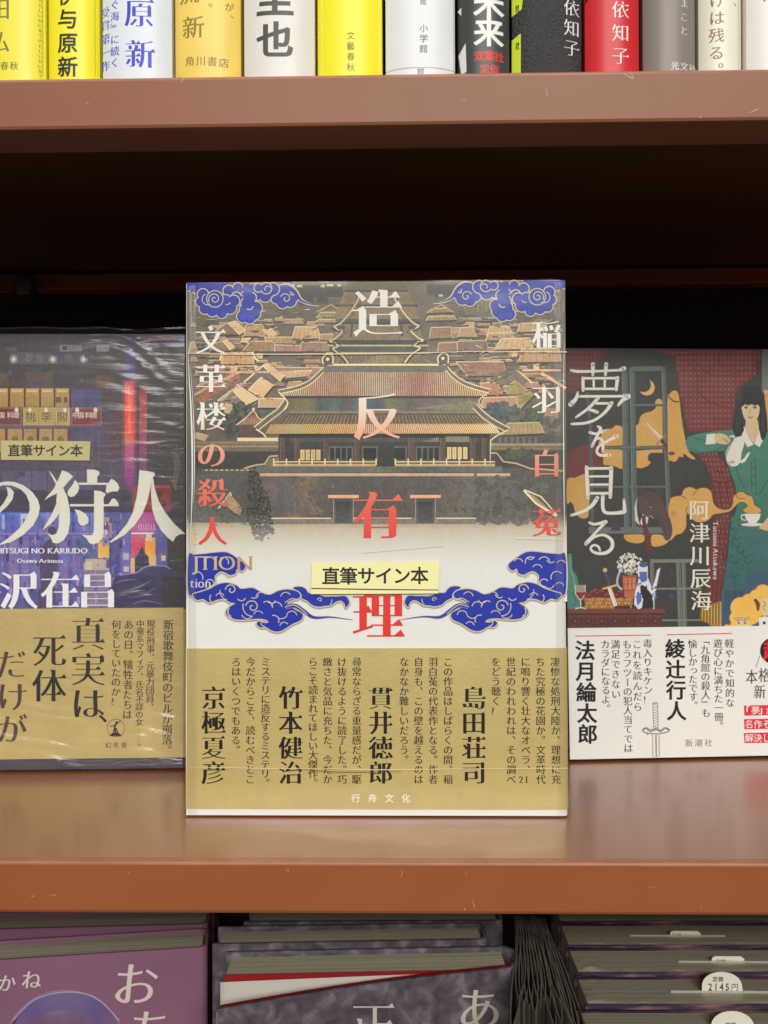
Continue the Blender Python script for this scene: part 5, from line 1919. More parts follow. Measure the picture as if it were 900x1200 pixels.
for k in range(260):                                      # glints and shop signs in the wet street
    x0, y0 = rnd.uniform(-70, 146), rnd.uniform(600, 708)
    c = rnd.choice([(120, 116, 196), (72, 66, 128), (150, 132, 196), (98, 78, 140), (170, 140, 190), (64, 60, 110), (132, 100, 160), (90, 100, 186)])
    w_, h_ = rnd.uniform(.8, 4), rnd.uniform(2, 11)
    Q.rect(x0, y0, x0 + w_, min(712, y0 + h_), c)
for k in range(130):
    x0, y0 = rnd.uniform(-70, 196), rnd.uniform(400, 596)
    if 450 < y0 < 545 and x0 < 122 or 143 < x0 < 176:
        continue
    c = rnd.choice([(88, 78, 92), (62, 56, 62), (104, 88, 100), (92, 76, 70), (78, 70, 104)])
    Q.rect(x0, y0, x0 + rnd.uniform(2, 12), y0 + rnd.uniform(1, 6), c)
# figures and car
DKF = (60, 56, 76)
Q.poly([(50, 640), (58, 632), (66, 640), (68, 664), (64, 690), (66, 713), (44, 713), (48, 690), (46, 660)], (84, 66, 104), 2)
Q.disc(61, 622, 5, (66, 58, 96), k=14)
Q.poly([(158, 675), (158, 652), (163, 646), (165, 641), (167.5, 641), (169, 647), (174, 652), (176, 675)], DKF)
Q.line([(158, 654), (163, 646), (165, 641)], .9, (150, 120, 150), 2)
CAR = [(133, 681), (140, 674), (150, 672), (160, 671), (167, 666.5), (173, 663.5), (192, 663), (201, 668), (210, 671), (217, 673), (217, 713), (134, 713)]
Q.poly(CAR, lambda x, y: ramp(y, [(663, (70, 66, 104)), (690, (52, 48, 82)), (713, (60, 54, 92))]), 2)
Q.rect(190, 676, 217, 713, (58, 54, 62), 2, 3)
Q.line([(140, 674), (160, 671), (167, 666), (174, 663.5), (192, 663), (200, 667)], 1.2, (150, 146, 190), 3)
for pts, c in (([(148, 692), (162, 688), (178, 680)], (112, 106, 140)), ([(150, 700), (166, 698), (184, 688)], (84, 74, 136)), ([(156, 708), (170, 704), (190, 708)], (104, 100, 128)), ([(134, 684), (145, 680), (160, 679)], (122, 88, 140)), ([(160, 694), (172, 690), (178, 686)], (40, 36, 56))):
    Q.line(pts, [.6, 2.4, .5], c, 4)
Q.build('illustration', M_ART, cover2)

QT = Art(FL, 2.6e-4)
TC2 = (234, 230, 216)
for p in ([(-12, 571), (-2, 566), (8, 564.2), (18, 565), (28, 569), (38, 576.5), (44.5, 585.5), (47, 594), (45.5, 604), (39, 616), (28, 626.5), (14, 635), (0, 638.6), (0, 637.5), (12, 629), (23, 619), (31, 608.5), (35, 598), (34.6, 589), (31, 580), (24, 573), (14, 569), (4, 568.6), (-6, 572)],
          [(8, 570.5), (13, 572.4), (16.6, 577), (15, 585), (9, 593), (0, 601), (-10, 608), (-10, 603), (-2, 597), (5, 589), (9.6, 580)],
          [(57, 551), (62, 556.5), (67, 564.5), (66, 568)], [(73, 551.2), (80, 553.6), (86, 558.4), (80, 565), (74, 572), (66, 578.6), (58, 582.6), (52, 586.4), (56, 581), (63, 573), (69, 561)],
          [(68, 567), (74, 571), (79, 582), (82, 597), (82.4, 612), (80, 625), (75, 633), (68, 637), (62, 636), (60, 630), (55, 624.5), (61, 627), (66, 626), (69, 618), (69.5, 604), (66, 588)],
          [(71, 597), (67, 606), (60, 614), (50, 621.4), (56, 611), (62, 600), (68, 586)],
          [(88, 562.5), (91.5, 566), (93, 571.5), (91.5, 577), (87.5, 581.4), (83, 582.6), (79.5, 580), (79.4, 575.5), (82.5, 571.5), (86, 567)],
          [(102, 550.2), (112, 550.6), (116.8, 553), (116.6, 556), (114.2, 558.4), (114, 568), (102.2, 568)], [(92.6, 565.6), (126, 565.8), (126, 568.2), (92.6, 568.2)],
          [(130.5, 561.2), (134.6, 563), (138.6, 567.4), (140, 572), (138, 576), (132, 576), (125, 578), (124, 575.6), (125, 569)],
          [(82, 590.8), (138.8, 591), (139.4, 593.2), (82, 593.4)], [(127, 591.6), (131.6, 584.2), (135, 584.6), (139.2, 590), (139.4, 593)],
          [(110.4, 574.6), (118, 575.6), (123.8, 578.4), (123.6, 580.6), (121.6, 583), (121.6, 624), (120, 631), (115.6, 636), (109, 638), (104.6, 636.2), (102, 631.5), (96, 626.4), (103, 627.4), (108.6, 626.8), (110.2, 622)],
          [(87.6, 597), (94, 598.2), (100.6, 602.2), (104, 608), (103.4, 613), (99, 616), (94.2, 615.4), (91.6, 611), (91, 604)],
          [(163.4, 551), (172, 552), (180.6, 553.6), (182, 556), (180.4, 558.4), (177.6, 561), (176.4, 572), (172.6, 588), (167, 602), (158, 615.4), (146, 627), (130, 636), (128.5, 635), (138.6, 626.4), (149, 613.6), (156, 600), (160.4, 582), (162.4, 566)],
          [(177.4, 559.4), (179.6, 560), (181.4, 572), (186, 587), (194, 601), (205, 614.6), (217.2, 625.6), (211, 626.2), (206, 629), (202.8, 634.8), (197, 630.4), (189, 621.6), (182.6, 610), (178.6, 597), (177.2, 580)]):
    QT.poly(p, TC2)
for ch, x in (('沢', 22, ), ('在', 70.6), ('昌', 114.5)):
    QT.char(ch, x, 691.6, 47 if ch != '昌' else 46, (240, 238, 240), 'title'); QT.n += 1
QT.latin('HITSUGI NO KARIUDO', -4.5, 103, 648.6, 9.2, (240, 238, 240), 'serif_bold')
QT.latin('Osawa Arimasa', 20, 74.6, 659.6, 7.2, (240, 238, 240), 'serif_bold')
QT.build('title_lettering', M_INK, cover2)

zt2 = float(FL([(110, 712.8)])[0][1])
zb2 = float(FL([(110, 888.6)])[0][1])
M_GOLD2 = plain('gold_band_paper_left', (196, 174, 112), 0.34, 0.5, 0.08, 70, 0.2, 300, coat=0.2, metal=0.10)
band2 = band(lbook, W2, D2, 0.002, zb2, zt2, M_GOLD2, 0.00026)
QB = Art(FL, 3.0e-4)
K2 = (40, 34, 32)
QB.column('新宿歌舞伎町のビルが崩落。', 197.5, 732, 12.25, 12.8, K2, 'fine', -.14)
QB.column('現役刑事、元暴力団員、', 176.8, 731, 9.75, 10.4, K2, 'fine', -.1)
QB.column('中華系マフィア、氏名不詳の女', 164.6, 731, 8.85, 9.8, K2, 'fine', -.1)
for k in range(6):
    QB.disc(162.6 - k * .1, 850.5 + k * 3.6, .55, K2, k=7)
QB.disc(163.6, 872.6, 1.3, K2, k=10)
QB.disc(163.6, 872.6, .8, (176, 152, 92), k=10)
QB.column('あの日、犠牲者たちは', 151, 732, 11.7, 12, K2, 'fine', -.18)
QB.column('何をしていたのか?', 136.6, 732, 11.2, 11.6, K2, 'fine', -.1)
BB = lambda x, y: ramp(y, [(740, (52, 44, 38)), (800, (38, 33, 30)), (870, (56, 48, 40))])
for ch, x, y, s_ in (('真', 103.5, 742.5, 42), ('実', 103.5, 784, 42), ('は', 103.5, 824, 41), ('死', 58, 762.5, 41), ('体', 58, 803.5, 42)):
    QB.char(ch, x, y, s_, BB, 'mincho_bold')
QB.char('、', 131, 832, 34, K2, 'mincho_bold')
for ch, x, y in (('だ', 13, 778), ('け', 15, 816), ('が', 14, 854)):
    QB.char(ch, x, y, 38, (84, 60, 62), 'mincho_bold')
# publisher's mark: a spear bearer on a mound inside a ring
QB.n += 1
for a_ in range(36):
    x0, y0 = 136 + 10.2 * math.cos(a_ * .1745), 853 + 10.4 * math.sin(a_ * .1745)
    x1, y1 = 136 + 10.2 * math.cos((a_ + 1) * .1745), 853 + 10.4 * math.sin((a_ + 1) * .1745)
    QB.line([(x0, y0), (x1, y1)], .6, (84, 70, 44)); QB.n -= 1
QB.poly([(128, 862.5), (131, 859.4), (135, 857.8), (139, 858.6), (143.6, 862.5)], K2)
QB.line([(135.5, 858), (134.6, 852), (136, 848.4)], 2.2, K2, 3)
QB.disc(136.8, 846.6, 1.5, K2, k=10)
QB.line([(129, 851.4), (135, 849.6), (141.5, 844.4)], 1.1, K2, 3)
QB.line([(134.6, 853), (132.4, 858.4)], 1.3, K2)
QB.line([(136, 853), (138.4, 858.4)], 1.3, K2)
QB.row('幻冬舎', 127, 873, 9.2, 7.4, (88, 74, 48), 'gothic')
QB.build('band_lettering', M_INK, band2)
# wrinkled shrink film, a little larger than the book
vs, fs = [], []
NX, NZ = 110, 260
x_a, x_b = 0.0, W2 + .0006
for j in range(NZ + 1):
    v = j / NZ
    for i in range(NX + 1):
        u = i / NX
        x = x_a + (x_b - x_a) * u
        z = -.0004 + (H2 + .0036) * v
        r1 = mnoise.noise(Vector((x * 16, 1.7, z * 190 + 6 * mnoise.noise(Vector((x * 22, 5, z * 14))))))
        r2 = mnoise.noise(Vector((x * 45, 9.1, z * 420)))
        r3 = mnoise.noise(Vector((x * 20 + z * 30, 2.2, z * 60 - x * 50)))
        zone = .35 + .9 * math.exp(-((u - .80) / .13) ** 2) * (1 if v > .42 else .5) + 1.1 * math.exp(-((v - .97) / .05) ** 2) + 2.2 * math.exp(-((v - .10) / .13) ** 2) * (.5 + .5 * math.sin(u * 7 + 1)) + 2.2 * math.exp(-((u - .72) / .10) ** 2 - ((v - .385) / .035) ** 2)
        flat = 1 - math.exp(-((u - 1) / .035) ** 2)
        y = -.0009 - zone * flat * (.00034 * max(0, r1) ** 1.2 + .00009 * r2 + .0003 * max(0, r3) ** 2)
        low = math.exp(-((v - .07) / .10) ** 2) + .6 * math.exp(-((u - .72) / .12) ** 2 - ((v - .385) / .04) ** 2)
        r4 = mnoise.noise(Vector((x * 26, 4.4, z * 330 + x * 60 + 3 * mnoise.noise(Vector((x * 30, 8, z * 20))))))
        y -= flat * low * .0013 * max(0, r4)
        y -= .0010 * math.exp(-((v - .012 - .004 * mnoise.noise(Vector((x * 50, 1, 6)))) / .007) ** 2)
        k = max(0, 1 - (1 - u) / .012)
        y += .0009 * k * k
        top = max(0, (z - H2 + .0006) / .002)
        y += .0014 * min(1, top) ** 2
        vs.append((x, y, z + (.0016 * mnoise.noise(Vector((x * 40, 3, 1))) if j >= NZ - 1 else 0)))
for j in range(NZ):
    for i in range(NX):
        a = j * (NX + 1) + i
        fs.append((a, a + 1, a + NX + 2, a + NX + 1))
film2 = mesh_of('shrink_film', vs, fs, M_WRAP, lbook, True)
lab2 = flat_quad('signed_copy_label', FL, [(2, 516.3), (106.5, 517.3), (105.3, 539.8), (1.5, 539)], -4.6e-4, .0001, plain('khaki_label', (206, 196, 140), 0.5, 0.3, 0.03, 80), lbook)
L2 = Art(FL, 4.6e-4 + .00011)
L2.row('直筆サイン本', 17, 528, 14.6, 15, (42, 36, 28), 'bold', .03)
L2.build('label_lettering', M_INK, lab2)

# ================================================================== row of spines on the upper shelf
def spine_book(x0, x1, rgb, label, H=.190, D=.128, rough=.42, bump=0.0, sag=.0038, var=.03, set_back=.0040, py=70):
    yS = Y0 + set_back + .0014 * math.sin(x0 * .37) + .0008 * math.cos(x0 * .9)
    a, b = P(x0, py, yS), P(x1, py, yS)
    w = b.x - a.x - .0008
    t = thing('book', label, 'book', (a.x + .0004, yS, ZU + .0001), 0, 0, 'books standing spine out on the upper shelf')
    m = plain('jacket_paper', rgb, rough, .4, var, 40, bump, 1500)
    n = 22
    fr = [(w * k / n, sag * abs(2.0 * k / n - 1) ** 2.6) for k in range(n + 1)]
    th = .0018
    out = fr + [(w, D), (w - th, D)] + [(min(max(x, th), w - th), y + th) for x, y in fr[::-1]] + [(th, D), (0, D)]
    q = [out[0]]
    for p_ in out[1:]:
        if (p_[0] - q[-1][0]) ** 2 + (p_[1] - q[-1][1]) ** 2 > 1e-10:
            q.append(p_)
    cv = prism('cover', q, 0, H, m, t)
    box('page_block', th + .0003, w - th - .0003, sag + th + .0015, D - .003, .003, H - .003, M_PAGES, t)
    art = Art(Face(t), 5e-5, None, None, ([p_[0] for p_ in fr], [p_[1] for p_ in fr]))
    return t, cv, art


GREY, BLK = (112, 104, 66), (48, 46, 42)
t, c, a = spine_book(-24, 50.5, (240, 226, 66), 'leftmost yellow book in the upper row, faint grey lettering')
a.char('田', -1, 10, 27, (128, 122, 70), 'fine'); a.char('仏', -2, 49, 27, (128, 122, 70), 'fine')
a.row('春秋', 5, 77, 11.5, 10.5, (118, 112, 62), 'fine'); a.line([(46, -10), (46.5, 86)], .8, (190, 176, 48))
for k in range(16):
    a.char('のとしいかにをて'[k % 8], 44.4, -4 + k * 6, 5.5, (150, 140, 60), 'fine')
a.build('spine_lettering', M_INK, c)
t, c, a = spine_book(51.5, 114.5, (244, 232, 44), 'bright yellow book with bold black name, beside the leftmost yellow one')
a.column('伊与原新', 79, -6, 28, 25, BLK, 'bold'); a.line([(108.6, -20), (109, 86)], .7, (198, 186, 40))
a.build('spine_lettering', M_INK, c)
t, c, a = spine_book(115.5, 200, (222, 226, 232), 'pale grey blue book with large blue characters and a small blue column')
BLU = (52, 62, 196)
a.char('原', 163, 15, 36, BLU, 'mincho_bold'); a.char('新', 164, 63, 36, BLU, 'mincho_bold')
a.column('ぐ海』に続く', 133.5, 4, 13.6, 12, BLU, 'fine'); a.column('受賞第一作', 120.6, 10, 15.8, 13, BLU, 'mincho_bold')
a.build('spine_lettering', M_INK, c)
t, c, a = spine_book(201.5, 281.5, (240, 208, 100), 'orange yellow book with pale brown lettering', var=.10)
OB = (150, 122, 62)
a.char('流', 221, -9, 26, OB, 'fine'); a.char('新', 226, 31, 28, OB, 'fine'); a.column('いが、', 268, -8, 14, 11, OB, 'fine'); a.char('。', 251, 2, 14, OB, 'fine')
a.row('角川書店', 222, 70.5, 13.3, 12, (140, 116, 66), 'fine', .7)
a.build('spine_lettering', M_INK, c)
t, c, a = spine_book(283, 369, (226, 222, 214), 'off white book with one huge dark grey character near its foot', bump=.06)
a.char('圭', 322, -3, 46, (78, 74, 70), 'heavy'); a.char('也', 322, 46, 44, (78, 74, 70), 'heavy')
a.build('spine_lettering', M_INK, c)
t, c, a = spine_book(370, 449, (246, 234, 40), 'lemon yellow book with a thin column of small grey characters')
a.column('文藝春秋', 411, 41.5, 12.4, 10, (128, 120, 44), 'gothic'); a.line([(376, -20), (376.5, 88)], .8, (252, 246, 150)); a.line([(444, -20), (444.5, 88)], .8, (252, 246, 150))
a.build('spine_lettering', M_INK, c)
t, c, a = spine_book(450.5, 535, (226, 227, 228), 'white book with three small grey characters, right of the lemon yellow one')
a.column('小学館', 496.5, 33, 12, 10.4, (96, 96, 98), 'gothic'); a.char('館', 496, 2, 8, (96, 96, 98), 'gothic')
a.line([(452, 79.6), (534, 78.8)], .9, (168, 168, 168)); a.char('館', 493, 84, 9, (110, 110, 110), 'gothic'); a.line([(532, -10), (532.4, 86)], .8, (180, 180, 182))
a.build('spine_lettering', M_INK, c)
t, c, a = spine_book(536.5, 599.5, (64, 66, 66), 'charcoal book with heavy white characters above red ones', var=.08)
a.char('未', 573, 2, 37, (236, 234, 228), 'heavy'); a.n += 1; a.char('来', 573, 37, 36, (236, 234, 228), 'heavy')
a.row('双葉社', 561.5, 65.5, 11.8, 12.5, (222, 58, 46), 'bold'); a.row('定価', 568, 80.5, 11.4, 11, (222, 58, 46), 'bold')
a.poly([(538, 60), (546, 48), (547, 82), (541, 84)], (220, 220, 218)); a.poly([(537, 8), (541, 4), (541, 14)], (220, 220, 218))
a.build('spine_lettering', M_INK, c)
t, c, a = spine_book(600.5, 685, (58, 58, 58), 'black grained book with lime green tabs at its left edge', bump=.9, var=.12, rough=.5)
a.poly([(601, -12), (614, -12), (612, 8), (601, 14)], (206, 222, 60)); a.poly([(601, 42), (611, 36), (611, 84), (601, 84)], (206, 222, 60))
a.row('里', 605.5, 6, 0, 9, BLK, 'bold'); a.row('里', 605.5, 50, 0, 9, BLK, 'bold')
a.column('依知子', 671, 7, 23.5, 21, (236, 234, 230), 'mincho')
a.build('spine_lettering', M_INK, c)
t, c, a = spine_book(686.5, 753, (206, 34, 42), 'red book with a white vertical name')
a.column('依知子', 727.5, 11, 27, 22, (240, 236, 230), 'mincho'); a.poly([(688, 0), (694, -10), (688, -14)], (40, 30, 30))
a.build('spine_lettering', M_INK, c)
t, c, a = spine_book(755, 819.5, (132, 122, 116), 'grey taupe book with small white characters')
a.column('まこと', 802.5, 3, 16, 11.5, (236, 232, 226), 'mincho'); a.row('光文社', 791, 77, 11.5, 10.5, (226, 222, 216), 'fine')
a.build('spine_lettering', M_INK, c)
t, c, a = spine_book(821, 874, (230, 228, 208), 'cream book with brownish red handwriting style characters')
a.column('けは残る。', 840.5, 0, 20.5, 18, (150, 108, 96), 'fine', -.2); a.char('、', 866, 0, 12, (150, 108, 96), 'fine')
a.line([(868, -10), (868.4, 86)], .7, (196, 190, 170))
a.build('spine_lettering', M_INK, c)
t, c, a = spine_book(876, 950, (230, 226, 222), 'plain white book at the right end of the upper row')
a.line([(877.6, -10), (878, 86)], .9, (206, 150, 150)); a.poly([(893, -4), (899, -8), (897, 2)], (190, 80, 90))
a.build('spine_lettering', M_INK, c)

# ================================================================== stacks on the lowest shelf
ZT = -0.0985
M_PURPLE = plain('purple_jacket', (142, 98, 122), .42, .4, .12, 9)
M_PAGES2 = plain('grey_page_edges', (190, 181, 156), 0.85, 0.15, 0.38, 1.0, 0.5, 1.0, stretch=(5, 1500, 30))
M_PAGES3 = plain('cream_page_edges', (214, 206, 180), 0.85, 0.15, 0.34, 1.0, 0.5, 1.0, stretch=(5, 1500, 30))
M_WPAGE = plain('white_page', (214, 208, 196), .7, .2, .03, 40, .1, 200)
M_REDEND = plain('red_endpaper', (150, 26, 30), .5, .3, .08)
M_PINK = plain('pink_purple_jacket', (96, 78, 92), .35, .5, .5, 45, stretch=(1, 1, 6))
pr = [n_ for n_ in M_PINK.node_tree.nodes if n_.type == 'VALTORGB'][0].color_ramp
pr.elements[0].color = s2l((70, 56, 74)) + (1,)
pr.elements[1].color = s2l((172, 122, 130)) + (1,)
pr.elements[0].position, pr.elements[1].position = .48, .72


def marble():
    m, n, l, p = new_mat('marbled_grey_jacket')
    tc = n.new('ShaderNodeTexCoord')
    nz = n.new('ShaderNodeTexNoise')
    nz.inputs['Scale'].default_value = 120
    nz.inputs['Detail'].default_value = 6
    nz.inputs['Distortion'].default_value = 0.5
    l.new(tc.outputs['Object'], nz.inputs['Vector'])
    r = n.new('ShaderNodeValToRGB')
    r.color_ramp.elements[0].position = .36
    r.color_ramp.elements[0].color = s2l((74, 66, 74)) + (1,)
    r.color_ramp.elements[1].position = .68
    r.color_ramp.elements[1].color = s2l((134, 124, 132)) + (1,)
    e_ = r.color_ramp.elements.new(.52)
    e_.color = s2l((96, 88, 97)) + (1,)
    l.new(nz.outputs['Fac'], r.inputs[0])
    l.new(r.outputs[0], p.inputs['Base Color'])
    p.inputs['Roughness'].default_value = .45
    return m


M_MARBLE = marble()


def stand_book(label, right, left, wide, D, mat, lean=0.0, group=None, zt=ZT, keep='right', spine_r=.004, page=M_PAGES2, recess=.0022, front=True, inset=.0025, board=.0016):
    """book standing front out whose top front edge runs between two photo pixels"""
    b, a_ = PZ(*right, zt), PZ(*left, zt)
    d = b - a_
    rz = math.atan2(d.y, d.x)
    if keep == 'right':
        a_ = b - d.normalized() * wide
    H = zt - ZB - .0002
    # leaning back: the foot sits nearer than the top
    loc = Vector((a_.x, a_.y, ZB + .0002))
    off = Matrix.Rotation(rz, 3, 'Z') @ Vector((0, -H * math.tan(-lean), 0))
    t = thing('book', label, 'book', loc + off, rz, lean, group)
    Hh = H / math.cos(lean)
    cv = None
    if front:
        cv = prism('cover', c_outline(wide, D, board, spine_r), 0, Hh, mat, t)
    box('page_block', inset, wide - .0026, board + .0003, D - board - .0003, .002, Hh - recess, page, t, .0003)
    return t, cv, Hh


GP = 'purple books stacked under the shelf'
t, c, Hh = stand_book('purple book in front with a crystal ball on its cover, lower left', (243, 1109.5), (0, 1125), .1335, .026, M_PURPLE, R(-1.5), GP, recess=.0016)
FP = Face(t)
a = Art(FP, 5e-5)
a.disc(76, 1232, 72, (160, 140, 172), k=60)
a.disc(76, 1232, 71, lambda x, y: ramp(y, [(1162, (122, 108, 152)), (1176, (104, 94, 150)), (1192, (126, 98, 136)), (1240, (118, 84, 124))]), k=60)
a.disc(74, 1246, 60, lambda x, y: ramp(y, [(1186, (140, 112, 142)), (1210, (112, 78, 118))]), 62, k=60)
a.line([(28, 1182), (20, 1192), (16, 1200)], [.4, 2, 3], (86, 62, 112), 4)
for pts, w in (([(15, 1196), (40, 1172), (76, 1162.5), (112, 1169), (140, 1196)], 1.2),):
    a.line(pts, w, (186, 170, 190), 6)
WH = (224, 212, 204)
a.char('お', 159, 1153, 56, WH, 'brush', shear=.1); a.n += 1
a.char('ち', 178, 1206, 52, WH, 'brush'); a.n += 1
a.char('か', 8, 1152, 22, WH, 'fine', shear=.15); a.char('ね', 37, 1148, 24, WH, 'fine', shear=.1)
a.build('cover_lettering', M_INK, c)
stand_book('purple book in the middle of the lower left stack', (243, 1083), (0, 1089), .1335, .026, M_PURPLE, R(-1.5), GP)
stand_book('purple book at the back of the lower left stack', (250, 1063), (0, 1066), .1335, .025, M_PURPLE, R(-1.5), GP)

GM = 'marbled grey books stacked under the shelf'
# front one: its cover hangs open from the spine at the right
t, c, Hh = stand_book('open covered marbled grey book with white leaf and red endpaper showing', (602, 1134), (258, 1141), .139, .026, M_MARBLE, R(-1.0), GM, front=False)
W4, D4 = .139, .026
prism('spine', [(W4 - .0022, .0012), (W4 + .0012, .0015), (W4 + .0036, .006), (W4 + .0046, D4 * .5), (W4 + .0036, D4 - .005), (W4, D4), (0, D4), (0, D4 - .0016), (W4 - .002, D4 - .0016), (W4 + .002, D4 - .006),
                (W4 + .003, D4 * .5), (W4 + .0022, .007), (W4 - .0022, .003)], 0, Hh, M_MARBLE, t)
ang4 = R(15.0)
dx, dy_ = math.cos(ang4), math.sin(ang4)
hx, hy = W4 - .001, .0008


def open_pt(s, o):
    """s metres from the hinge along the open cover, bowed a little"""
    bow = .0035 * math.sin(math.pi * min(1, s / W4))
    return (hx - s * dx + (o + bow) * dy_ * -1, hy - s * dy_ - (o - bow) * dx)


ss = [W4 * 1.0 * k / 14 for k in range(15)]
cov4 = prism('cover', [open_pt(s, .0016) for s in ss] + [open_pt(s, 0) for s in ss[::-1]], 0, Hh + .0003, M_MARBLE, t)
prism('endpaper', [open_pt(s, -.0001) for s in ss] + [open_pt(s, -.0030) for s in ss[::-1]], .001, Hh + .0002, M_REDEND, t)
box('red_flyleaf', .002, W4 - .004, .0013, .0018, .002, Hh - .0012, M_REDEND, t)
# first leaf, curling away from the block towards the open cover
bm = bmesh.new()
nx, nz = 28, 10
grid = []
for k in range(nx + 1):
    s = k / nx
    x = W4 - .003 - (W4 - .0035) * s
    row_ = []
    for j in range(nz + 1):
        v = j / nz
        y = .0004 - .0165 * s ** 2.1 * (0.55 + .45 * v) - .0012 * math.sin(s * 5) * (1 - v)
        row_.append(bm.verts.new((x, y, .002 + (Hh - .0042) * v - .0085 * s ** 2 * v)))
    grid.append(row_)
for k in range(nx):
    for j in range(nz):
        bm.faces.new((grid[k][j], grid[k + 1][j], grid[k + 1][j + 1], grid[k][j + 1]))
leaf = bm_obj('flyleaf', bm, M_WPAGE, t, True)
sol = leaf.modifiers.new('thickness', 'SOLIDIFY'); sol.thickness = .0002
bm = bmesh.new()
grid = []
for k in range(nx + 1):
    s = k / nx
    x = W4 - .004 - (W4 - .0045) * s
    grid.append([bm.verts.new((x, .0008 - .0026 * s ** 1.5, z_)) for z_ in (.003, Hh * .5, Hh - .0018 - .0014 * s)])
for k in range(nx):
    for j in range(2):
        bm.faces.new((grid[k][j], grid[k + 1][j], grid[k + 1][j + 1], grid[k][j + 1]))
fp_ = bm_obj('first_page', bm, M_WPAGE, t, True)
sol = fp_.modifiers.new('thickness', 'SOLIDIFY'); sol.thickness = .0002


class Leaf:
    """photo pixel -> (distance along the open cover, height) on its outer side"""

    def __init__(s, o):
        m = Matrix.Translation(o.location) @ o.rotation_euler.to_matrix().to_4x4()
        s.inv = m.inverted()
        s.p0 = Vector((*open_pt(0, .0016), 0)); s.p1 = Vector((*open_pt(W4, .0016), 0))
        e_ = (s.p1 - s.p0).normalized()
        s.n = Vector((-e_.y, e_.x, 0))

    def __call__(s, pts):
        o = s.inv @ Vector((0, 0, CAM_H))
        m3 = s.inv.to_3x3()
        out = []
        for x, y in np.asarray(pts, float).reshape(-1, 2):
            d = m3 @ ray(x, y)
            tt = (s.p0 - o).dot(s.n) / d.dot(s.n)
            q_ = o + d * tt
            out.append((q_.x, q_.z))
        return np.array(out)


def open_y(u):
    s = (hx - u) / dx
    b = open_pt(max(0, min(W4, s)), .0016)
    return b[1] - .0002


a = Art(Leaf(t), 4e-5, None, open_y)
a.char('あ', 562, 1183, 54, (206, 196, 180), 'brush')
a.build('cover_character', M_INK, cov4)
a = Art(Leaf(t), 4e-5, None, open_y)
a.char('正', 438, 1204, 58, (206, 196, 180), 'mincho')
a.build('cover_character', M_INK, cov4)
t2, c2, H2_ = stand_book('closed marbled grey book behind the open covered one', (572, 1101), (246, 1106.5), .139, .0235, M_MARBLE, R(-1.0), GM)
box('red_flyleaf', .002, .135, .0016, .0020, .002, H2_ - .0012, M_REDEND, t2)
stand_book('marbled grey book at the back of the middle stack', (590, 1079), (268, 1080.5), .1375, .0235, M_MARBLE, R(-1.0), GM)

GW = 'shrink wrapped books standing in the right hand stack'
tops = [((1000, 1079.5), (655, 1080), 'rearmost wrapped book of the lower right stack, mostly hidden by the shelf lip'), ((1000, 1107.5), (664, 1108), 'wrapped book second from the back of the lower right stack'),
        ((1000, 1139), (675, 1140), 'wrapped book third from the back of the lower right stack'), ((1000, 1177), (686, 1177.5), 'wrapped book second from the front of the lower right stack'),
        ((1000, 1221), (690, 1221), 'frontmost wrapped book of the lower right stack')]
M_SPARK = film_mat('crinkled_film', .03, .45, .14, 1.0, (140, 60, 140))
wr = []
for (r_, l_, lab) in tops:
    t, c, Hh = stand_book(lab, r_, l_, .135, .0275, M_PINK, R(-.6), GW, keep='left', page=M_PAGES3, recess=.0006, inset=.0016, board=.0009)
    # film over the top of the block
    bm = bmesh.new()
    nx, ny = 60, 16
    g = []
    for i in range(nx + 1):
        rr = []
        for j in range(ny + 1):
            x, y = -.0006 + .1362 * i / nx, -.0006 + .0285 * j / ny
            cr = math.exp(-(x / .018) ** 2) + .25
            z = Hh + .0004 + .0028 * cr * abs(mnoise.noise(Vector((x * 170 + r_[1], y * 200, 3)))) + (-.0012 if j in (0, ny) else 0)
            rr.append(bm.verts.new((x, y, z)))
        g.append(rr)
    for i in range(nx):
        for j in range(ny):
            bm.faces.new((g[i][j], g[i + 1][j], g[i + 1][j + 1], g[i][j + 1]))
    bm_obj('shrink_film', bm, M_SPARK, t, True)
    wr.append((t, Hh))

# slips sticking out of the page blocks
M_SLIP = plain('slip_card', (226, 222, 206), .6, .3, .03, 60)


def slip(px, py, w, h, label, z0=None, text=None, lean=0.0, line=None, shape='dome', Y=None):
    base = P(px, py, Y)
    t = thing('sales_slip', label, 'paper slip', base, R(0), lean, 'slips tucked into the wrapped books')
    if shape == 'dome':
        pts = [(-w / 2, -.002)] + [(-w / 2 * math.cos(math.pi * k / 14), h * (.12 + .88 * math.sin(math.pi * k / 14) ** .75)) for k in range(15)] + [(w / 2, -.002)]
    else:
        pts = [(-w / 2, -.002), (-w * .42, h * .8), (-w * .34, h), (w * .4, h), (w / 2, h * .55), (w / 2, -.002)]
    bm = bmesh.new()
    f = [bm.verts.new((x, 0, z)) for x, z in pts]
    b = [bm.verts.new((x, .0003, z)) for x, z in pts]
    bm.faces.new(f); bm.faces.new(b[::-1])
    n = len(pts)
    for i in range(n):
        bm.faces.new((f[i], b[i], b[(i + 1) % n], f[(i + 1) % n]))
    tab = bm_obj('slip_tab', bm, M_SLIP, t)
    if line:
        l0, l1 = P(line[0], py, Y).x - base.x, P(line[1], py, Y).x - base.x
        box('slip_edge', l0, l1, .0001, .00045, -.002, .0005, M_SLIP, t)
    if text:
        a = Art(Face(t), 5e-5)
        for s_, x, y, sz, sty in text:
            pitch = sz * .58 if s_.isascii() else sz * 1.0
            a.row(s_, x, y, pitch, sz, (58, 54, 48), sty, sx=.8 if s_.isascii() else 1.0)
        a.build('slip_lettering', M_INK, tab)
    return t


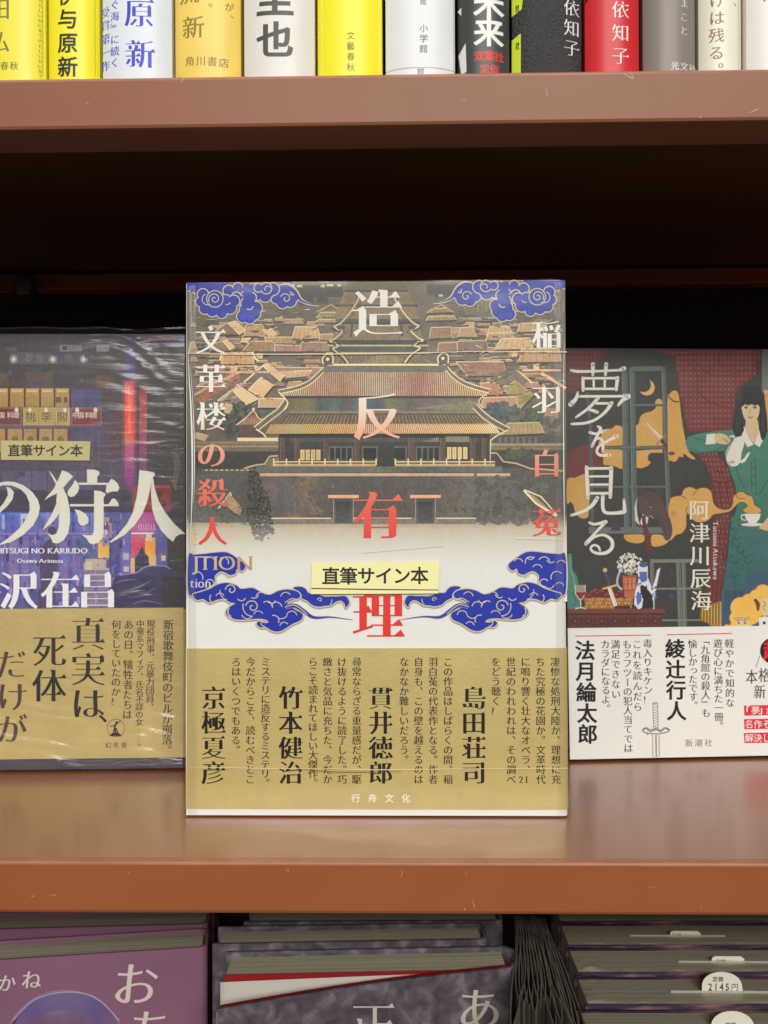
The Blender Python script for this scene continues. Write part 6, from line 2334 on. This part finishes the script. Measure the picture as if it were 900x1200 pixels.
YW = lambda k, f=.0131: wr[k][0].location.y + f - (wr[k][1] * math.tan(R(-.6)) if False else 0) + wr[k][1] * math.tan(R(.6))
slip(802, 1097, .0165, .0026, 'bent price slip in the rearmost visible wrapped book', line=(738, 850), Y=YW(1), shape='flat', text=[('2145', 790, 1094.6, 4.5, 'bold')])
slip(852, 1127.5, .0165, .0028, 'low curled slip in the middle wrapped book of the lower right stack', line=(795, 915), Y=YW(2), shape='flat', text=[('2145', 842, 1125.4, 4.5, 'bold')])
slip(846.5, 1162.5, .0182, .0086, 'dome topped white slip reading 2145 yen', line=(786, 915), Y=YW(3), lean=R(-8),
     text=[('2145', 834.6, 1156.2, 11.5, 'bold'), ('円', 861, 1156.6, 9, 'gothic'), ('定価', 838, 1147.4, 6.5, 'bold')])
slip(859, 1212, .0185, .0092, 'round white slip half out of view at the bottom edge', line=(790, 930), Y=YW(4), lean=R(-8), text=[('定価', 853, 1201, 6.5, 'bold')])

# sheaf of dark folded sleeves between the stacks, seen on their top edges
sh = thing('paper_sheaf', 'sheaf of dark folded paper sleeves wedged upright between the lower stacks', 'paper sleeves', PZ(625, 1120, ZT) * 1.0 - Vector((0, 0, ZT - ZB)))
M_SLEEVE = plain('dark_sleeve_paper', (124, 119, 108), .55, .4, .12, 60)
o0 = sh.location
tips = [(600, 1205), (608, 1170), (613, 1177), (620, 1181), (627, 1185), (632.5, 1173), (638, 1171), (644.5, 1174), (651, 1206), (661, 1181), (658, 1197), (672, 1200), (680, 1215), (687, 1222)]
backs = np.linspace(603.5, 637, len(tips))
rs = random.Random(5)
for i, ((tx, ty), bx) in enumerate(zip(tips, backs)):
    zz = ZT + rs.uniform(-.0006, .0006)
    p0 = PZ(bx, 1074, zz) - o0
    p1 = PZ(tx, ty, zz) - o0
    half = .0022 + .0005 * rs.random()
    L, Rr_ = [], []
    for k in range(19):
        s = k / 18
        x = p0.x + (p1.x - p0.x) * (s ** 1.5)
        y = p0.y + (p1.y - p0.y) * s
        wv = half * (math.sin(math.pi * s ** 1.3) ** .8 if 0 < s < 1 else 0) * (.3 + .9 * s)
        L.append((x - wv, y)); Rr_.append((x + wv, y))
    path = L + Rr_[::-1][1:]
    th = .00022
    bm = bmesh.new()
    n = len(path)
    rings = []
    for k, (x, y) in enumerate(path):
        x0, y0 = path[max(0, k - 1)]; x1, y1 = path[min(n - 1, k + 1)]
        dxx, dyy = x1 - x0, y1 - y0
        q = math.hypot(dxx, dyy) or 1e-9
        nx_, ny_ = -dyy / q * th, dxx / q * th
        zt_ = zz - o0.z + .0006 * math.sin(k * .7 + i)
        rings.append([bm.verts.new((x + nx_, y + ny_, zt_)), bm.verts.new((x - nx_, y - ny_, zt_)), bm.verts.new((x - nx_, y - ny_, .001)), bm.verts.new((x + nx_, y + ny_, .001))])
    for r0, r1 in zip(rings, rings[1:]):
        for q in range(4):
            bm.faces.new((r0[q], r0[(q + 1) % 4], r1[(q + 1) % 4], r1[q]))
    bm.faces.new(rings[0]); bm.faces.new(rings[-1][::-1])
    bm_obj('sleeve', bm, M_SLEEVE, sh)
